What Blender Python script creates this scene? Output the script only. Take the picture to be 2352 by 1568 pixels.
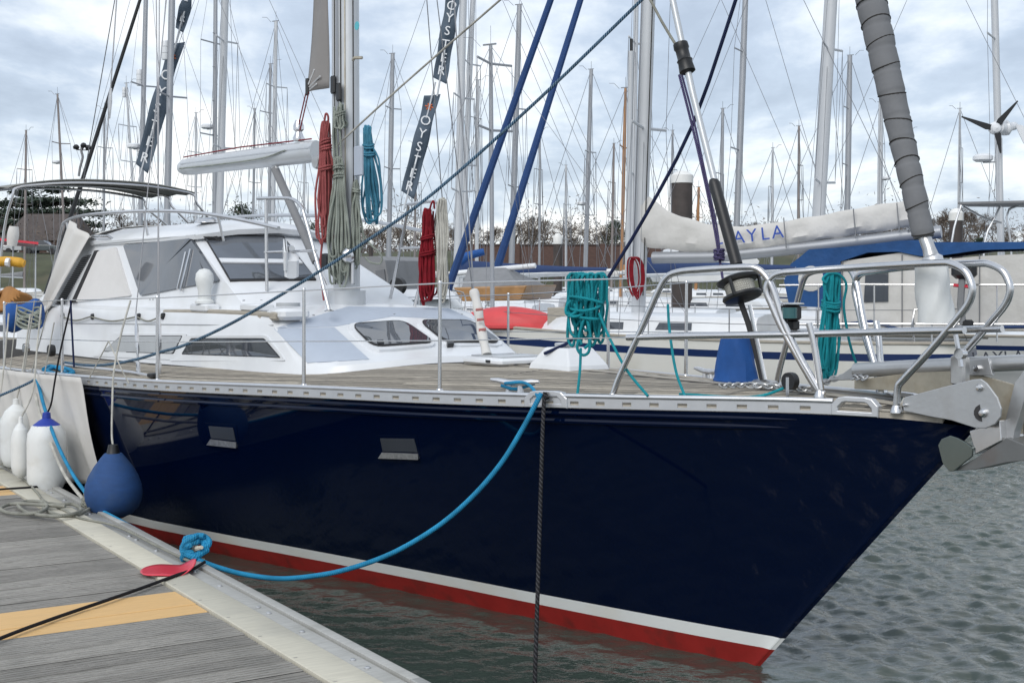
import bpy, bmesh, math, random
import numpy as np
from mathutils import Vector, Matrix
from mathutils.bvhtree import BVHTree
random.seed(7); np.random.seed(7)
for o in list(bpy.data.objects): bpy.data.objects.remove(o)
SC = bpy.context.scene
COL = SC.collection
# ---------------------------------------------------------------- camera
FPX, CX, CY, HEYE = 3100.0, 1176.0, 700.0, 2.35      # picture measured on a 2352 x 1568 sheet
TH = math.atan(60/FPX)
cam = bpy.data.cameras.new('camera'); camo = bpy.data.objects.new('camera', cam); COL.objects.link(camo)
cam.sensor_width = 36; cam.lens = FPX/2352*36; cam.shift_y = -(784-CY)/2352
cam.clip_start = .05; cam.clip_end = 4000
camo.location = (0, 0, HEYE); camo.rotation_euler = (math.pi/2-TH, 0, 0)
SC.camera = camo
# ---------------------------------------------------------------- sky and sun
SUN_EL, SUN_AZ = math.radians(38), math.radians(205)   # behind and left of the viewer, hidden by cloud
w = bpy.data.worlds.new('World'); SC.world = w; w.use_nodes = True
nt = w.node_tree; nt.nodes.clear()
N = lambda t: nt.nodes.new(t)
L = lambda a, b: nt.links.new(a, b)
sky = N('ShaderNodeTexSky'); sky.sky_type = 'NISHITA'; sky.sun_disc = False
sky.sun_elevation = SUN_EL; sky.sun_rotation = SUN_AZ
bgs = N('ShaderNodeBackground'); bgs.inputs[1].default_value = .11; L(sky.outputs[0], bgs.inputs[0])
tc = N('ShaderNodeTexCoord'); sep = N('ShaderNodeSeparateXYZ'); L(tc.outputs['Generated'], sep.inputs[0])
ab = N('ShaderNodeMath'); ab.operation = 'ABSOLUTE'; L(sep.outputs[2], ab.inputs[0])
ad = N('ShaderNodeMath'); ad.inputs[1].default_value = .16; L(ab.outputs[0], ad.inputs[0])
dx = N('ShaderNodeMath'); dx.operation = 'DIVIDE'; L(sep.outputs[0], dx.inputs[0]); L(ad.outputs[0], dx.inputs[1])
dy = N('ShaderNodeMath'); dy.operation = 'DIVIDE'; L(sep.outputs[1], dy.inputs[0]); L(ad.outputs[0], dy.inputs[1])
cb = N('ShaderNodeCombineXYZ'); L(dx.outputs[0], cb.inputs[0]); L(dy.outputs[0], cb.inputs[1])
mp = N('ShaderNodeMapping'); mp.inputs['Location'].default_value = (3.1, .4, 0); mp.inputs['Scale'].default_value = (1, .62, 1)
L(cb.outputs[0], mp.inputs[0])
n1 = N('ShaderNodeTexNoise'); n1.inputs['Scale'].default_value = 1.55; n1.inputs['Detail'].default_value = 9; n1.inputs['Roughness'].default_value = .56
n1.inputs['Distortion'].default_value = .25; L(mp.outputs[0], n1.inputs['Vector'])
n2 = N('ShaderNodeTexNoise'); n2.inputs['Scale'].default_value = 5.5; n2.inputs['Detail'].default_value = 7; n2.inputs['Roughness'].default_value = .6
L(mp.outputs[0], n2.inputs['Vector'])
mx = N('ShaderNodeMath'); mx.operation = 'MULTIPLY_ADD'; mx.inputs[1].default_value = .3
L(n2.outputs[0], mx.inputs[0]); L(n1.outputs[0], mx.inputs[2])
cr = N('ShaderNodeValToRGB'); e = cr.color_ramp.elements
e[0].position = .50; e[0].color = (.44, .51, .62, 1)
e[1].position = .79; e[1].color = (1.0, 1.0, 1.0, 1)
k = e.new(.59); k.color = (.53, .61, .73, 1)
k = e.new(.69); k.color = (.77, .83, .90, 1)
L(mx.outputs[0], cr.inputs[0])
bgc = N('ShaderNodeBackground'); bgc.inputs[1].default_value = .88; L(cr.outputs[0], bgc.inputs[0])
ms = N('ShaderNodeMixShader'); ms.inputs[0].default_value = .86
L(bgs.outputs[0], ms.inputs[1]); L(bgc.outputs[0], ms.inputs[2])
wo = N('ShaderNodeOutputWorld'); L(ms.outputs[0], wo.inputs[0])
sl = bpy.data.lights.new('sun', 'SUN'); so = bpy.data.objects.new('sun', sl); COL.objects.link(so)
sl.energy = 1.35; sl.angle = math.radians(38); sl.color = (1, .965, .91)
_d = Vector((math.sin(SUN_AZ)*math.cos(SUN_EL), math.cos(SUN_AZ)*math.cos(SUN_EL), math.sin(SUN_EL)))
so.rotation_euler = (-_d).to_track_quat('-Z', 'Y').to_euler(); so.location = (-6, -6, 30)
SC.view_settings.view_transform = 'Standard'; SC.view_settings.look = 'None'
SC.view_settings.exposure = 0.45; SC.view_settings.gamma = 1
# ---------------------------------------------------------------- pixel <-> space helpers
EYE = Vector((0, 0, HEYE))
FW = Vector((0, math.cos(TH), -math.sin(TH))); UP = Vector((0, math.sin(TH), math.cos(TH))); RT = Vector((1, 0, 0))
def ray(x, y): return FW + RT*((x-CX)/FPX) - UP*((y-CY)/FPX)
def onz(x, y, z): r = ray(x, y); return EYE + r*((z-HEYE)/r.z)
def atd(x, y, d): return EYE + ray(x, y)*d
def proj(p): q = Vector(p)-EYE; k = q.dot(FW); return CX+FPX*q.dot(RT)/k, CY-FPX*q.dot(UP)/k
def onpl(x, y, p, n): r = ray(x, y); return EYE + r*((p-EYE).dot(n)/r.dot(n))
class Frame:                                   # a thing's own axes: x forward, y port, z up
    def __init__(s, o, ang):
        s.o = Vector((o[0], o[1], 0)); s.ang = ang
        s.u = Vector((math.cos(ang), math.sin(ang), 0)); s.p = Vector((-math.sin(ang), math.cos(ang), 0))
    def loc(s, w): d = w-s.o; return Vector((d.dot(s.u), d.dot(s.p), w.z))
    def wor(s, l): return s.o + s.u*l[0] + s.p*l[1] + Vector((0, 0, l[2]))
    def LY(s, x, y, yy): return s.loc(onpl(x, y, s.o+s.p*yy, s.p))
    def LU(s, x, y, uu): return s.loc(onpl(x, y, s.o+s.u*uu, s.u))
    def LZ(s, x, y, z): return s.loc(onz(x, y, z))
    def D(s, x, y, d): return s.loc(atd(x, y, d))
    def ray(s, x, y):
        r = ray(x, y); return s.loc(EYE), Vector((r.dot(s.u), r.dot(s.p), r.z)).normalized()
# ---------------------------------------------------------------- materials
MATS = {}
def mat(name, col, rough=.5, metal=0, var=.0, vscale=6, bump=0, bscale=30, spec=.5, coat=0, trans=0, alpha=1, obj_rand=0, stretch=None, dirt=None, ior=None):
    if name in MATS: return MATS[name]
    m = bpy.data.materials.new(name); m.use_nodes = True; t = m.node_tree
    b = t.nodes['Principled BSDF']
    b.inputs['Base Color'].default_value = (*col, 1); b.inputs['Roughness'].default_value = rough; b.inputs['Metallic'].default_value = metal
    b.inputs['Specular IOR Level'].default_value = spec
    if ior: b.inputs['IOR'].default_value = ior
    if coat: b.inputs['Coat Weight'].default_value = coat; b.inputs['Coat Roughness'].default_value = .03
    if trans: b.inputs['Transmission Weight'].default_value = trans
    if alpha < 1: b.inputs['Alpha'].default_value = alpha
    if var or bump or obj_rand or dirt:
        tc = t.nodes.new('ShaderNodeTexCoord'); vec = tc.outputs['Object']
        if stretch:
            mp = t.nodes.new('ShaderNodeMapping'); mp.inputs['Scale'].default_value = stretch; t.links.new(vec, mp.inputs[0]); vec = mp.outputs[0]
        n = t.nodes.new('ShaderNodeTexNoise'); n.inputs['Scale'].default_value = vscale; n.inputs['Detail'].default_value = 8; n.inputs['Roughness'].default_value = .62
        t.links.new(vec, n.inputs['Vector'])
        mr = t.nodes.new('ShaderNodeMapRange'); mr.inputs[1].default_value = .25; mr.inputs[2].default_value = .75
        mr.inputs[3].default_value = 1-var; mr.inputs[4].default_value = 1+var; t.links.new(n.outputs[0], mr.inputs[0])
        val = mr.outputs[0]
        if obj_rand:
            oi = t.nodes.new('ShaderNodeObjectInfo'); r2 = t.nodes.new('ShaderNodeMapRange'); r2.inputs[3].default_value = 1-obj_rand; r2.inputs[4].default_value = 1+obj_rand
            t.links.new(oi.outputs['Random'], r2.inputs[0]); mm = t.nodes.new('ShaderNodeMath'); mm.operation = 'MULTIPLY'
            t.links.new(val, mm.inputs[0]); t.links.new(r2.outputs[0], mm.inputs[1]); val = mm.outputs[0]
        vm = t.nodes.new('ShaderNodeVectorMath'); vm.operation = 'SCALE'; vm.inputs[0].default_value = col; t.links.new(val, vm.inputs['Scale'])
        outc = vm.outputs[0]
        if dirt:                                # (colour, amount, scale)
            dn = t.nodes.new('ShaderNodeTexNoise'); dn.inputs['Scale'].default_value = dirt[2]; dn.inputs['Detail'].default_value = 6; t.links.new(tc.outputs['Object'], dn.inputs['Vector'])
            dr = t.nodes.new('ShaderNodeMapRange'); dr.inputs[1].default_value = .52; dr.inputs[2].default_value = .75; dr.inputs[4].default_value = dirt[1]
            t.links.new(dn.outputs[0], dr.inputs[0]); mc = t.nodes.new('ShaderNodeMix'); mc.data_type = 'RGBA'
            t.links.new(dr.outputs[0], mc.inputs['Factor']); t.links.new(outc, mc.inputs['A']); mc.inputs['B'].default_value = (*dirt[0], 1); outc = mc.outputs['Result']
        t.links.new(outc, b.inputs['Base Color'])
        if bump:
            bn = t.nodes.new('ShaderNodeTexNoise'); bn.inputs['Scale'].default_value = bscale; bn.inputs['Detail'].default_value = 4; t.links.new(vec, bn.inputs['Vector'])
            bp = t.nodes.new('ShaderNodeBump'); bp.inputs['Strength'].default_value = bump; bp.inputs['Distance'].default_value = .01
            t.links.new(bn.outputs[0], bp.inputs['Height']); t.links.new(bp.outputs[0], b.inputs['Normal'])
    MATS[name] = m; return m
def ropemat(name, col, fleck=None, freq=60, strength=.8, amt=.5):
    """laid / braided rope: diagonal strands run round the tube's own length"""
    if name in MATS: return MATS[name]
    m = bpy.data.materials.new(name); m.use_nodes = True; t = m.node_tree; b = t.nodes['Principled BSDF']
    b.inputs['Roughness'].default_value = .75; b.inputs['Specular IOR Level'].default_value = .25
    uv = t.nodes.new('ShaderNodeUVMap'); mp = t.nodes.new('ShaderNodeMapping'); mp.inputs['Scale'].default_value = (freq, 2, 1)
    t.links.new(uv.outputs[0], mp.inputs[0])
    wv = t.nodes.new('ShaderNodeTexWave'); wv.wave_type = 'BANDS'; wv.bands_direction = 'DIAGONAL'; wv.inputs['Scale'].default_value = 1; wv.inputs['Distortion'].default_value = .6
    t.links.new(mp.outputs[0], wv.inputs['Vector'])
    mc = t.nodes.new('ShaderNodeMix'); mc.data_type = 'RGBA'
    c2 = fleck or tuple(c*.45 for c in col)
    mc.inputs['A'].default_value = (*col, 1); mc.inputs['B'].default_value = (*c2, 1)
    mr = t.nodes.new('ShaderNodeMapRange'); mr.inputs[1].default_value = .62 if fleck else .45; mr.inputs[2].default_value = .8 if fleck else 1; mr.inputs[4].default_value = amt
    t.links.new(wv.outputs['Fac'], mr.inputs[0]); t.links.new(mr.outputs[0], mc.inputs['Factor'])
    n = t.nodes.new('ShaderNodeTexNoise'); n.inputs['Scale'].default_value = 9; n.inputs['Detail'].default_value = 5
    tc = t.nodes.new('ShaderNodeTexCoord'); t.links.new(tc.outputs['Object'], n.inputs['Vector'])
    m2 = t.nodes.new('ShaderNodeMapRange'); m2.inputs[1].default_value = .3; m2.inputs[2].default_value = .7; m2.inputs[3].default_value = .72; m2.inputs[4].default_value = 1.2; t.links.new(n.outputs[0], m2.inputs[0])
    vm = t.nodes.new('ShaderNodeVectorMath'); vm.operation = 'SCALE'; t.links.new(mc.outputs['Result'], vm.inputs[0]); t.links.new(m2.outputs[0], vm.inputs['Scale'])
    t.links.new(vm.outputs[0], b.inputs['Base Color'])
    bp = t.nodes.new('ShaderNodeBump'); bp.inputs['Strength'].default_value = strength; bp.inputs['Distance'].default_value = .004
    t.links.new(wv.outputs['Fac'], bp.inputs['Height']); t.links.new(bp.outputs[0], b.inputs['Normal'])
    MATS[name] = m; return m
M = {}
M['gel'] = mat('gelcoat_white', (.70, .72, .745), .24, var=.04, vscale=3, dirt=((.56, .56, .53), .3, 2.2), spec=.5)
M['nonslip'] = mat('nonslip_grey', (.41, .46, .54), .62, var=.04, vscale=8, bump=.25, bscale=260)
M['navy'] = mat('navy_paint', (.0006, .0038, .0200), .04, spec=.32, var=.06, vscale=2)
M['boot'] = mat('boot_white', (.80, .82, .81), .3, var=.03, vscale=4, dirt=((.62, .52, .33), .35, 2.0))
M['red_af'] = mat('antifoul_red', (.27, .016, .013), .5, var=.18, vscale=5, dirt=((.06, .02, .015), .6, 7))
M['alu'] = mat('aluminium_anodised', (.62, .63, .65), .38, .85, var=.06, vscale=9)
M['mastalu'] = mat('mast_white', (.54, .565, .59), .35, .3, var=.05, vscale=4, dirt=((.42, .42, .40), .4, 5))
M['ss'] = mat('stainless', (.62, .62, .63), .2, 1.0, var=.05, vscale=14)
M['ssd'] = mat('stainless_dull', (.52, .52, .52), .34, .95, var=.14, vscale=16, dirt=((.33, .24, .16), .3, 9))
M['galv'] = mat('galvanised', (.50, .51, .52), .38, .75, var=.07, vscale=5, bump=.08, bscale=40, dirt=((.30, .24, .18), .25, 4))
M['anch'] = mat('anchor_steel', (.20, .205, .205), .45, .6, var=.15, vscale=4, dirt=((.20, .11, .07), .4, 6))
M['leafss'] = mat('guard_plate', (.17, .20, .19), .2, .8, var=.1, vscale=3)
M['bronze'] = mat('weathered_alloy', (.42, .39, .32), .5, .5, var=.2, vscale=9, dirt=((.25, .17, .08), .5, 6))
M['black'] = mat('black_plastic', (.012, .013, .015), .42, var=.2, vscale=20)
M['rubber'] = mat('black_rubber', (.02, .02, .022), .7)
M['glass'] = mat('dark_glass', (.055, .062, .075), .03, spec=.9, var=.15, vscale=1.5)
M['glass2'] = mat('smoked_glass', (.085, .095, .112), .03, spec=.9, var=.2, vscale=2)
M['screen'] = mat('pale_window_cover', (.62, .61, .60), .75, var=.04, vscale=5, bump=.2, bscale=40)
M['blind'] = mat('window_blind', (.40, .42, .44), .2, var=.04, spec=.8)
M['teak'] = mat('teak_plank', (.345, .31, .255), .78, var=.38, vscale=5, stretch=(1.2, 14, 10), obj_rand=.34, bump=.3, bscale=40)
M['caulk'] = mat('caulking', (.028, .025, .022), .9)
M['wood'] = mat('bare_wood', (.36, .33, .28), .7, var=.25, vscale=6, stretch=(1, 9, 9))
M['varnish'] = mat('varnished_wood', (.30, .16, .06), .3, var=.25, vscale=6)
M['canvas'] = mat('canvas_offwhite', (.58, .57, .55), .85, var=.06, vscale=3, bump=.35, bscale=9)
M['canvasgrey'] = mat('canvas_grey', (.21, .215, .225), .85, var=.12, vscale=5, bump=.3, bscale=14)
M['genoa'] = mat('genoa_cover_grey', (.155, .16, .17), .8, var=.12, vscale=5, bump=.5, bscale=9)
M['sail'] = mat('sailcloth_grey', (.25, .24, .235), .8, var=.06, vscale=3, bump=.3, bscale=7)
M['canvasf'] = mat('canvas_far_cream', (.56, .55, .53), .85, var=.12, vscale=1.6, bump=.6, bscale=1.7, dirt=((.42, .41, .38), .4, 1.3))
M['bluef'] = mat('canvas_far_blue', (.008, .062, .20), .75, var=.25, vscale=2.5, bump=.6, bscale=2)
for _k in ('canvasf', 'bluef'): [n for n in M[_k].node_tree.nodes if n.type == 'BUMP'][0].inputs['Distance'].default_value = .10
M['blue'] = mat('canvas_blue', (.006, .07, .27), .75, var=.2, vscale=6, bump=1.0, bscale=9)
M['bluedk'] = mat('canvas_navy', (.02, .045, .13), .8, var=.14, vscale=5, bump=.4, bscale=12)
M['sailblue'] = mat('furled_blue', (.012, .05, .17), .7, var=.15, vscale=4)
M['biminic'] = mat('bimini_canvas', (.24, .245, .23), .9, var=.1, vscale=4, bump=.2, bscale=30)
M['fendw'] = mat('fender_white', (.66, .68, .68), .5, var=.06, vscale=4, dirt=((.48, .47, .42), .4, 7))
M['fendb'] = mat('fender_blue', (.012, .055, .175), .75, var=.2, vscale=7, bump=.3, bscale=120, stretch=(1, 1, 3), dirt=((.05, .085, .15), .5, 5))
M['fendcap'] = mat('fender_cap_blue', (.01, .035, .30), .5)
M['vinylred'] = mat('vinyl_red', (.60, .035, .06), .28, var=.1, vscale=7)
M['redrub'] = mat('dinghy_red', (.58, .06, .065), .55, var=.12, vscale=3)
M['groove_shade'] = mat('plank_groove_shade', (.045, .045, .042), .95, var=.4, vscale=6)  # shade in grooves and gaps between boards, put into the colour
M['plank'] = mat('pontoon_plank', (.300, .288, .266), .85, var=.42, vscale=4, stretch=(30, 1.0, 6), obj_rand=.2, bump=.6, bscale=40, dirt=((.13, .135, .125), .45, 3))
M['plankY'] = mat('pontoon_plank_yellow', (.63, .40, .17), .7, var=.10, vscale=5, stretch=(10, 1, 4), dirt=((.48, .34, .18), .3, 5))
M['edge'] = mat('pontoon_edge_board', (.53, .505, .42), .8, var=.14, vscale=7, stretch=(9, .8, 3), bump=.25, bscale=30, dirt=((.36, .35, .31), .5, 3))
M['edgem'] = mat('pontoon_edge_metal', (.42, .42, .40), .55, .35, var=.2, vscale=8, stretch=(9, .8, 3), dirt=((.26, .26, .23), .5, 4))
M['dark'] = mat('dark_void', (.012, .012, .013), .9)
M['hullw'] = mat('hull_white', (.72, .73, .73), .3, var=.03, vscale=2, dirt=((.55, .54, .48), .3, 1.4))
M['hullc'] = mat('hull_cream', (.80, .79, .75), .32, var=.03, vscale=2, dirt=((.52, .49, .40), .35, 1.4))
M['stripe'] = mat('stripe_blue', (.010, .028, .11), .3, var=.05)
M['bluehull'] = mat('hull_blue', (.012, .03, .10), .2, var=.05)
M['maststg'] = mat('mast_grey', (.32, .335, .36), .4, .35, var=.06, vscale=2)
M['mastwt'] = mat('mast_pale', (.50, .52, .545), .4, .1, var=.04, vscale=2)
M['mastwood'] = mat('mast_wood', (.34, .17, .07), .45, var=.2, vscale=2)
M['mastbrown'] = mat('mast_brownish', (.24, .21, .20), .5, .2, var=.1)
M['wire'] = mat('rigging_wire', (.23, .235, .25), .4, .6)
M['lettblue'] = mat('letter_blue', (.02, .07, .36), .6)
M['lettdk'] = mat('letter_dark', (.03, .035, .05), .6)
M['lettwt'] = mat('letter_white', (.72, .74, .76), .7)
M['orange'] = mat('emblem_orange', (.55, .14, .05), .7)
M['flag'] = mat('banner_slate', (.072, .10, .135), .85, var=.12, vscale=4)
M['mark'] = mat('sticker_teal', (.10, .45, .52), .6)
M['pile'] = mat('steel_pile', (.055, .045, .042), .7, var=.3, vscale=2, dirt=((.12, .07, .05), .4, 1.5))
M['cap'] = mat('pile_cap_white', (.72, .72, .70), .5, var=.05)
M['yel'] = mat('yellow_cover', (.62, .33, .03), .6, var=.15, vscale=6)
M['ochre'] = mat('ochre_canvas', (.36, .17, .05), .75, var=.2, vscale=6)
R_ = ropemat
M['r_blue'] = R_('rope_blue', (.012, .21, .42), fleck=(.05, .33, .50), freq=45, amt=.6)
M['r_teal'] = R_('rope_teal', (.008, .25, .30), fleck=(.02, .36, .42), freq=70, amt=.5)
M['r_navy'] = R_('rope_navy', (.018, .06, .12), fleck=(.30, .42, .50), freq=30, amt=.55)
M['r_dkblue'] = R_('rope_dark_blue', (.012, .022, .075), freq=50)
M['r_black'] = R_('rope_black', (.010, .010, .012), fleck=(.10, .10, .11), freq=22, amt=.5)
M['r_cord'] = R_('cord_black', (.012, .011, .014), freq=60)
M['r_wht'] = R_('rope_white', (.56, .55, .50), freq=55)
M['r_gry'] = R_('rope_grey', (.30, .30, .26), freq=55)
M['r_grn'] = R_('rope_grey_green', (.34, .36, .32), fleck=(.12, .17, .14), freq=40, amt=.7)
M['r_red'] = R_('rope_red', (.44, .10, .10), freq=55)
M['r_pink'] = R_('rope_pinkred', (.36, .10, .10), fleck=(.22, .04, .045), freq=45)
M['r_crim'] = R_('rope_crimson', (.24, .010, .020), freq=55)
M['r_purp'] = R_('rope_purple', (.06, .05, .14), fleck=(.2, .18, .3), freq=35)
M['r_skyb'] = R_('rope_skyblue', (.06, .22, .34), fleck=(.10, .34, .42), freq=45)
# ---------------------------------------------------------------- mesh helpers
def smooth_path(P, n=6, closed=False):
    P = [Vector(p) for p in P]
    if len(P) < 3: return P
    out = []; m = len(P)
    rng = range(m) if closed else range(m-1)
    for i in rng:
        a = P[(i-1) % m] if closed or i else P[0]*2-P[1]
        b, c = P[i], P[(i+1) % m]
        d = P[(i+2) % m] if closed or i+2 < m else P[-1]*2-P[-2]
        for k in range(n):
            t = k/n; t2 = t*t; t3 = t2*t
            out.append(.5*((2*b)+(c-a)*t+(2*a-5*b+4*c-d)*t2+(3*b-a-3*c+d)*t3))
    if not closed: out.append(P[-1])
    return out
class MB:
    def __init__(s): s.v = []; s.f = []; s.uv = []
    def add(s, vs, fs, uvs=None):
        o = len(s.v); s.v += [tuple(q) for q in vs]
        for i, f in enumerate(fs):
            s.f.append([o+k for k in f]); s.uv.append(uvs[i] if uvs else [(0, 0)]*len(f))
        return s
    def box(s, c, d, R=None, bev=0):
        c = Vector(c); x, y, z = d[0]/2, d[1]/2, d[2]/2
        if bev:
            b = min(bev, x*.9, y*.9, z*.9); vs = []
            for sz, ins in ((-z, b), (-z+b, 0), (z-b, 0), (z, b)):
                X, Y = x-ins, y-ins
                for (px, py) in ((-X+b, -Y), (X-b, -Y), (X, -Y+b), (X, Y-b), (X-b, Y), (-X+b, Y), (-X, Y-b), (-X, -Y+b)): vs.append(Vector((px, py, sz)))
            fs = [list(range(7, -1, -1)), list(range(24, 32))]
            for r in range(3):
                for k in range(8): fs.append([r*8+k, r*8+(k+1) % 8, r*8+8+(k+1) % 8, r*8+8+k])
        else:
            vs = [Vector((sx*x, sy*y, sz*z)) for sz in (-1, 1) for sx, sy in ((-1, -1), (1, -1), (1, 1), (-1, 1))]
            fs = [[3, 2, 1, 0], [4, 5, 6, 7], [0, 1, 5, 4], [1, 2, 6, 5], [2, 3, 7, 6], [3, 0, 4, 7]]
        if R: vs = [R @ q for q in vs]
        return s.add([q+c for q in vs], fs)
    def tube(s, P, r, n=8, sm=0, closed=False, cap=True, flat=None):
        P = smooth_path(P, sm, closed) if sm else [Vector(p) for p in P]
        m = len(P); rr = r if callable(r) else (lambda t: r)
        T = []
        for i in range(m):
            a = P[(i-1) % m] if (closed or i) else P[0]; b = P[(i+1) % m] if (closed or i+1 < m) else P[-1]
            d = b-a; T.append(d.normalized() if d.length > 1e-9 else Vector((0, 0, 1)))
        ref = Vector((0, 0, 1)) if abs(T[0].z) < .9 else Vector((1, 0, 0))
        nn = (ref - T[0]*ref.dot(T[0])).normalized(); vs = []; Ls = [0.]
        for i in range(m):
            if i:
                nn = nn - T[i]*nn.dot(T[i])
                nn = nn.normalized() if nn.length > 1e-6 else T[i].orthogonal().normalized()
                Ls.append(Ls[-1]+(P[i]-P[i-1]).length)
            bb = T[i].cross(nn); q = rr(i/max(1, m-1))
            for k in range(n):
                a = 2*math.pi*k/n
                vs.append(P[i]+nn*(math.cos(a)*q)+bb*(math.sin(a)*q*(flat or 1)))
        fs = []; uv = []
        for i in range(m if closed else m-1):
            j = (i+1) % m; l0 = Ls[i]; l1 = Ls[j] if j else Ls[-1]+.02
            for k in range(n):
                fs.append([i*n+k, i*n+(k+1) % n, j*n+(k+1) % n, j*n+k]); uv.append([(l0, k/n), (l0, (k+1)/n), (l1, (k+1)/n), (l1, k/n)])
        if cap and not closed:
            fs.append(list(range(n-1, -1, -1))); uv.append([(0, 0)]*n)
            fs.append([(m-1)*n+k for k in range(n)]); uv.append([(0, 0)]*n)
        return s.add(vs, fs, uv)
    def loft(s, rings, closed_ring=True, cap=False):
        n = len(rings[0]); vs = [q for r in rings for q in r]; fs = []
        for i in range(len(rings)-1):
            for k in range(n if closed_ring else n-1):
                fs.append([i*n+k, i*n+(k+1) % n, (i+1)*n+(k+1) % n, (i+1)*n+k])
        if cap: fs.append(list(range(n-1, -1, -1))); fs.append([(len(rings)-1)*n+k for k in range(n)])
        return s.add(vs, fs)
    def prism(s, poly, off):
        """polygon of 3-D points pushed along off, with its rim"""
        n = len(poly); off = Vector(off); a = [Vector(p) for p in poly]; vs = a+[p+off for p in a]
        fs = [list(range(n-1, -1, -1)), list(range(n, 2*n))]+[[k, (k+1) % n, n+(k+1) % n, n+k] for k in range(n)]
        return s.add(vs, fs)
    def lathe(s, prof, c=(0, 0, 0), n=16, R=None):
        c = Vector(c); rings = []
        for (r, z) in prof:
            ring = [Vector((r*math.cos(2*math.pi*k/n), r*math.sin(2*math.pi*k/n), z)) for k in range(n)]
            rings.append([(R @ q if R else q)+c for q in ring])
        return s.loft(rings, True, True)
    def grid(s, fn, nu, nv, thick=0):
        vs = [Vector(fn(i/nu, j/nv)) for i in range(nu+1) for j in range(nv+1)]
        fs = [[i*(nv+1)+j, (i+1)*(nv+1)+j, (i+1)*(nv+1)+j+1, i*(nv+1)+j+1] for i in range(nu) for j in range(nv)]
        uv = [[(i/nu, j/nv), ((i+1)/nu, j/nv), ((i+1)/nu, (j+1)/nv), (i/nu, (j+1)/nv)] for i in range(nu) for j in range(nv)]
        return s.add(vs, fs, uv)
    def build(s, name, m, parent=None, smooth=True, solid=0, base=False, sub=0, angle=40, bevel=0):
        me = bpy.data.meshes.new(name)
        off = Vector((0, 0, 0))
        if base and s.v:
            a = np.array(s.v); mn, mxx = a.min(0), a.max(0); off = Vector(((mn[0]+mxx[0])/2, (mn[1]+mxx[1])/2, mn[2]))
            vs = (a-np.array(off)).tolist()
        else: vs = s.v
        me.from_pydata(vs, [], s.f)
        uvl = me.uv_layers.new(name='UVMap'); uvl.data.foreach_set('uv', [c for f in s.uv for q in f for c in q])
        if smooth:
            me.polygons.foreach_set('use_smooth', [True]*len(me.polygons))
            me.set_sharp_from_angle(angle=math.radians(angle))
        o = bpy.data.objects.new(name, me); COL.objects.link(o); o.location = off
        if m: me.materials.append(M[m] if isinstance(m, str) else m)
        if parent: o.parent = parent
        if solid:
            md = o.modifiers.new('thick', 'SOLIDIFY'); md.thickness = solid; md.offset = 0
        if bevel:
            md = o.modifiers.new('bev', 'BEVEL'); md.width = bevel; md.segments = 2; md.limit_method = 'ANGLE'
        if sub:
            md = o.modifiers.new('sub', 'SUBSURF'); md.levels = sub; md.render_levels = sub
        return o
def tag(o, label, cat, group=None, kind=None):
    if label: o['label'] = label
    if cat: o['category'] = cat
    if group: o['group'] = group
    if kind: o['kind'] = kind
    return o
def empty(name, loc, rz=0):
    o = bpy.data.objects.new(name, None); COL.objects.link(o); o.location = loc; o.rotation_euler = (0, 0, rz); o.empty_display_size = .3
    return o
def thing(name, label, cat, loc=(0, 0, 0), rz=0, group=None): return tag(empty(name, loc, rz), label, cat, group)
def struct(o): o['kind'] = 'structure'; return o
def copy_tree(o, parent=None):
    c = o.copy(); COL.objects.link(c)
    if parent: c.parent = parent
    for ch in [q for q in o.children]: copy_tree(ch, c)
    return c
def px_path(pts, fr=None):
    """(px, py, depth or None) -> points, missing depths run evenly along the picture path"""
    L_ = [0]
    for a, b in zip(pts, pts[1:]): L_.append(L_[-1]+math.hypot(b[0]-a[0], b[1]-a[1]))
    ks = [i for i, p in enumerate(pts) if len(p) > 2 and p[2] is not None]
    ds = np.interp(L_, [L_[i] for i in ks], [pts[i][2] for i in ks])
    out = [atd(p[0], p[1], d) for p, d in zip(pts, ds)]
    return [fr.loc(q) for q in out] if fr else out
def text_mesh(s, size=1, extr=0):
    cu = bpy.data.curves.new('t', 'FONT'); cu.body = s; cu.size = size; cu.extrude = extr; cu.align_x = 'CENTER'; cu.align_y = 'CENTER'; cu.resolution_u = 3
    o = bpy.data.objects.new('t', cu); COL.objects.link(o)
    bpy.context.view_layer.update()
    dg = bpy.context.evaluated_depsgraph_get(); me = bpy.data.meshes.new_from_object(o.evaluated_get(dg))
    bpy.data.objects.remove(o); bpy.data.curves.remove(cu)
    vs = [v.co.copy() for v in me.vertices]; fs = [list(p.vertices) for p in me.polygons]; bpy.data.meshes.remove(me)
    return vs, fs
def put_text(name, s, size, org, ex, ey, m, parent, extr=.002):
    """flat lettering lying in the plane ex, ey at org"""
    vs, fs = text_mesh(s, size, extr); org = Vector(org); ex = Vector(ex).normalized(); ey = Vector(ey); ey = (ey-ex*ey.dot(ex)).normalized(); ez = ex.cross(ey)
    return MB().add([org+ex*v.x+ey*v.y+ez*v.z for v in vs], fs).build(name, m, parent, smooth=False)
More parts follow.
